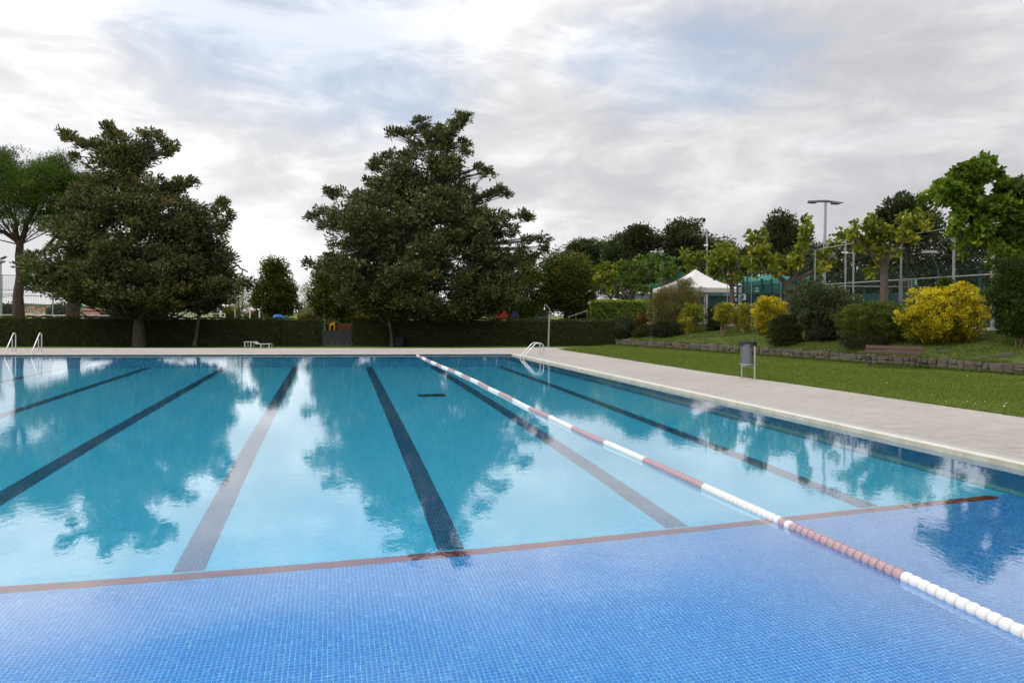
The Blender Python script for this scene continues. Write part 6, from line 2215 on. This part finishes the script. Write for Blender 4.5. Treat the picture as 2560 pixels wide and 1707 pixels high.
# glass walled court with the number 3
FC = 9.3
ct = thing('glass_court', terr(1880, FC), 'glass walled racket court with a large white 3', 'court')
us = [1843, 1857, 1905, 1928, 1953, 1990, 2030]
for i in range(len(us) - 1):
    q = MB()
    a, b = us[i], us[i + 1]
    q.poly([L(a + .5, FC, 1.45), L(b - .5, FC, 1.45), L(b - .5, FC, 4.05), L(a + .5, FC, 4.05)])
    q.build('pane', m_glass, ct)
for u in us:
    p = terr(u, FC)
    q = MB()
    q.box((p.x, p.y, 2.9), (.11, .11, 3.06))
    q.build('green_post', m_grn, ct)
for u, v in ((1878, 640), (1853, 715), (1952, 705), (1818, 690)):
    p = terr(u, FC - .1)
    q = MB()
    zt_ = zat(u, v, FC)
    q.box((p.x, p.y, (1.37 + zt_) / 2), (.045, .045, zt_ - 1.37))
    q.build('grey_post', m_rail, ct)
for z in (4.08, 3.55):
    q = MB()
    a, b = L(1838, FC, z), L(2032, FC, z)
    q.tube([a, b], .045, 6)
    q.build('top_rail', m_grn, ct)
p3 = L(1860.5, FC - .12, zat(1860.5, 743.5, FC - .12))
text('numeral', '3', .56, p3, -.12, m_let, ct)
for (u, v, w_) in ((1892, 721, .2), (1892, 727.5, .26)):
    p = L(u, FC - .1, zat(u, v, FC - .1))
    q = MB()
    q.box(p, (w_, .01, .06), rz=-.12)
    q.build('print_line', m_let, ct)
# teal windscreen cloth behind
ws_ = thing('windscreen', terr(1900, FC + 3), 'teal windscreen cloth behind the court with the number 3', 'windscreen')
q = MB()
cols_ = [1856, 1870, 1890, 1915, 1940, 1965, 1990, 2015, 2040, 2060]
vs, fs = [], []
for i, u in enumerate(cols_):
    sag = 2.5 * math.sin(i * 1.3)
    vs += [L(u, FC + 3, zat(u, 690 + sag - (u - 1860) * .0, FC + 3)), L(u, FC + 2.7 + .3 * math.sin(i * 2), zat(u, 702 + sag, FC + 3)), L(u, FC + 3, zat(u, 735, FC + 3))]
for i in range(len(cols_) - 1):
    for j in range(2):
        fs.append((i * 3 + j, i * 3 + j + 1, i * 3 + j + 4, i * 3 + j + 3))
q.add(vs, fs)
q.build('cloth', m_tarp, ws_, smooth=True)
q = MB()
vs, fs = [], []
for i, u in enumerate(cols_):
    vs += [L(u, FC + 3.1, zat(u, 722, FC + 3.1)), L(u, FC + 3.1, 1.4)]
for i in range(len(cols_) - 1):
    fs.append((i * 2, i * 2 + 1, i * 2 + 3, i * 2 + 2))
q.add(vs, fs)
q.build('lower_cloth', m_tarpd, ws_, smooth=True)
for u in (1858, 1868, 1903, 1950, 2000, 2050):
    p = terr(u, FC + 2.6)
    q = MB()
    q.box((p.x, p.y, 3.0), (.09, .09, 3.4 if u != 1868 else 4.2))
    q.build('green_post', m_grn, ws_)
ws2 = thing('windscreen', terr(1740, FC + 6), 'teal windscreen cloth behind the white pavilion', 'windscreen')
q = MB()
cols_ = [1625, 1650, 1690, 1715, 1750, 1780, 1800, 1830]
vs, fs = [], []
for i, u in enumerate(cols_):
    v0 = [712, 705, 684, 686, 690, 690, 688, 690][i]
    vs += [L(u, FC + 6, zat(u, v0, FC + 6)), L(u, FC + 6 + .2 * math.sin(i * 2.3), zat(u, v0 + 12, FC + 6)), L(u, FC + 6, zat(u, 740, FC + 6))]
for i in range(len(cols_) - 1):
    for j in range(2):
        fs.append((i * 3 + j, i * 3 + j + 1, i * 3 + j + 4, i * 3 + j + 3))
q.add(vs, fs)
q.build('cloth', m_tarp, ws2, smooth=True)
q = MB()
vs, fs = [], []
for i, u in enumerate(cols_):
    vs += [L(u, FC + 6.1, zat(u, 728, FC + 6.1)), L(u, FC + 6.1, 1.4)]
for i in range(len(cols_) - 1):
    fs.append((i * 2, i * 2 + 1, i * 2 + 3, i * 2 + 2))
q.add(vs, fs)
q.build('lower_cloth', m_tarpd, ws2, smooth=True)
for u in (1652, 1700, 1770, 1800):
    p = terr(u, FC + 5.8)
    q = MB()
    q.box((p.x, p.y, 3.2), (.09, .09, 3.7))
    q.build('green_post', m_grn, ws2)
# dark windscreen low along the right-hand court
ws3 = thing('windscreen', terr(2350, FO + 9), 'dark green windscreen low behind the chain link court fence', 'windscreen')
q = MB()
cols_ = list(range(2090, 2660, 40))
vs, fs = [], []
for i, u in enumerate(cols_):
    vs += [L(u, FO + 9, 1.4), L(u, FO + 9 + .2 * math.sin(i), 3.6)]
for i in range(len(cols_) - 1):
    fs.append((i * 2, i * 2 + 1, i * 2 + 3, i * 2 + 2))
q.add(vs, fs)
q.build('cloth', m_tarpd, ws3, smooth=True)
for u in range(2100, 2640, 60):
    p = terr(u, FO + 8.8)
    q = MB()
    q.box((p.x, p.y, 2.6), (.09, .09, 2.5))
    q.build('green_post', m_grn, ws3)
# glass court walls left of the laurel hedge and behind the shower
for (ua, ub, Y, z1, lab) in ((1270, 1375, 88, D(1300, 781, 88).z, 'glass court wall with white rail behind the hedge, left of the shower'), (1455, 1480, 86, D(1465, 770, 86).z, 'glass court wall behind the hedge, right of the brownish tree'), (1585, 1625, 76, D(1600, 735, 76).z, 'green glass court wall above the laurel hedge')):
    a, b = D(ua, 790, Y), D(ub, 790, Y)
    zg = GZ if ub < 1500 else 1.37
    c0_ = thing('glass_wall', ((a.x + b.x) / 2, Y, zg), lab, 'glass wall')
    n = max(2, int((b.x - a.x) / 1.5))
    for i in range(n):
        q = MB()
        x0, x1 = a.x + (b.x - a.x) * i / n, a.x + (b.x - a.x) * (i + 1) / n
        q.add([(x0 + .05, Y, zg), (x1 - .05, Y, zg), (x1 - .05, Y, z1), (x0 + .05, Y, z1)], [(0, 1, 2, 3)])
        q.build('pane', surf('frosted_glass', (0.16, 0.22, 0.23), .3, .1, .5), c0_)
    for i in range(n + 1):
        x0 = a.x + (b.x - a.x) * i / n
        q = MB()
        q.box((x0, Y - .04, (z1 + zg) / 2 + .1), (.09, .09, z1 - zg))
        q.build('green_post', m_grn, c0_)
    q = MB()
    q.box(((a.x + b.x) / 2, Y - .07, z1 + .14), (b.x - a.x, .14, .22))
    q.build('rail', m_wht, c0_)

# masts on the terrace
x, y = bank_xy(2062, 12)
ml = thing('floodlight_mast', (x, y, 1.37), 'tall grey floodlight mast with a flat twin-lamp crossarm', 'floodlight')
ztop = D(2062, 507, y).z
xt_ = D(2064, 507, y).x
q = MB()
q.tube([(D(2058, 740, y).x, y, 1.37), (xt_, y, ztop)], [.13, .075], 12)
q.build('pole', m_gry, ml, smooth=True)
aL, aR = D(2020, 503.5, y), D(2108, 507.5, y)
q = MB()
q.tube([aL, Vector((xt_, y, ztop + .1)), aR], [.05, .09, .04], 6)
q.build('crossarm', m_lmp, ml)
for (ua, ub, v) in ((2021, 2041, 505), (2079, 2098, 508)):
    a, b = D(ua, v, y), D(ub, v, y)
    q = MB()
    q.box(((a.x + b.x) / 2, y, a.z - .02), (b.x - a.x, .4, .12), ry=.04, bev=.03)
    q.build('lamp_head', m_lmp, ml)
x, y = bank_xy(1767, 14)
mm = thing('camera_mast', (x, y, 1.37), 'slim grey mast with a small box behind the white pavilion', 'mast')
q = MB()
q.tube([(x, y, 1.37), (D(1767.5, 577, y).x, y, D(1767.5, 577, y).z)], [.11, .07], 10)
q.build('pole', m_gry, mm, smooth=True)
for (u, v, w_) in ((1764, 614, .35), (1767.5, 578.5, .2)):
    p = D(u, v, y)
    q = MB()
    q.box((p.x, y - .12, p.z), (w_, .14, .16), bev=.02)
    q.build('box', m_wht if v > 600 else m_gry, mm)
for (u, vt, of, lab) in ((2336, 632, 22, 'slanting green floodlight arm seen through the court fence'), (2025, 612, 20, 'small green floodlight above the sprawling plane tree')):
    x, y = bank_xy(u, of)
    fl2 = thing('green_floodlight', (x, y, 1.37), lab, 'floodlight')
    q = MB()
    k0, k1 = D(u + 10, vt + 42, y), D(u - 10, vt + 2, y)
    q.tube([(k0.x, y, 1.37), k0, k1], .06, 7)
    q.build('pole', surf('mast_green', (0.015, 0.055, 0.05), .5), fl2)
    q = MB()
    q.box(k1 + Vector((-.05, 0, .08)), (.95, .4, .1), bev=.03)
    q.box(k1 + Vector((-.05, 0, .2)), (1.0, .12, .04))
    q.build('lamp_head', m_gry, fl2)
p = L(2111, FO - .1, zat(2111, 632, FO - .1))
q = MB()
q.box(p + Vector((-.12, -.1, 0)), (.2, .12, .08), rz=.3, bev=.02)
q.box(p + Vector((.06, -.1, -.01)), (.14, .12, .1), rz=-.3, bev=.02)
tag(q.build('security_camera', m_wht, org=p), 'white security camera pair on the fence post left of the thick trunked plane tree', 'camera')
# sloping handrail behind the brownish tree
hr = thing('sloping_handrail', (D(1440, 800, 68).x, 68, GZ), 'sloping thin handrail behind the hedge, right of the brownish tree stem', 'handrail')
q = MB()
q.tube([D(1420, 793, 68), D(1470, 776, 68)], .04, 6)
q.build('rail', m_rail, hr)
for u, v in ((1422, 793), (1468, 777)):
    a = D(u, v, 68)
    q = MB()
    q.tube([(a.x, 68, GZ), a], .025, 6)
    q.build('post', m_rail, hr)
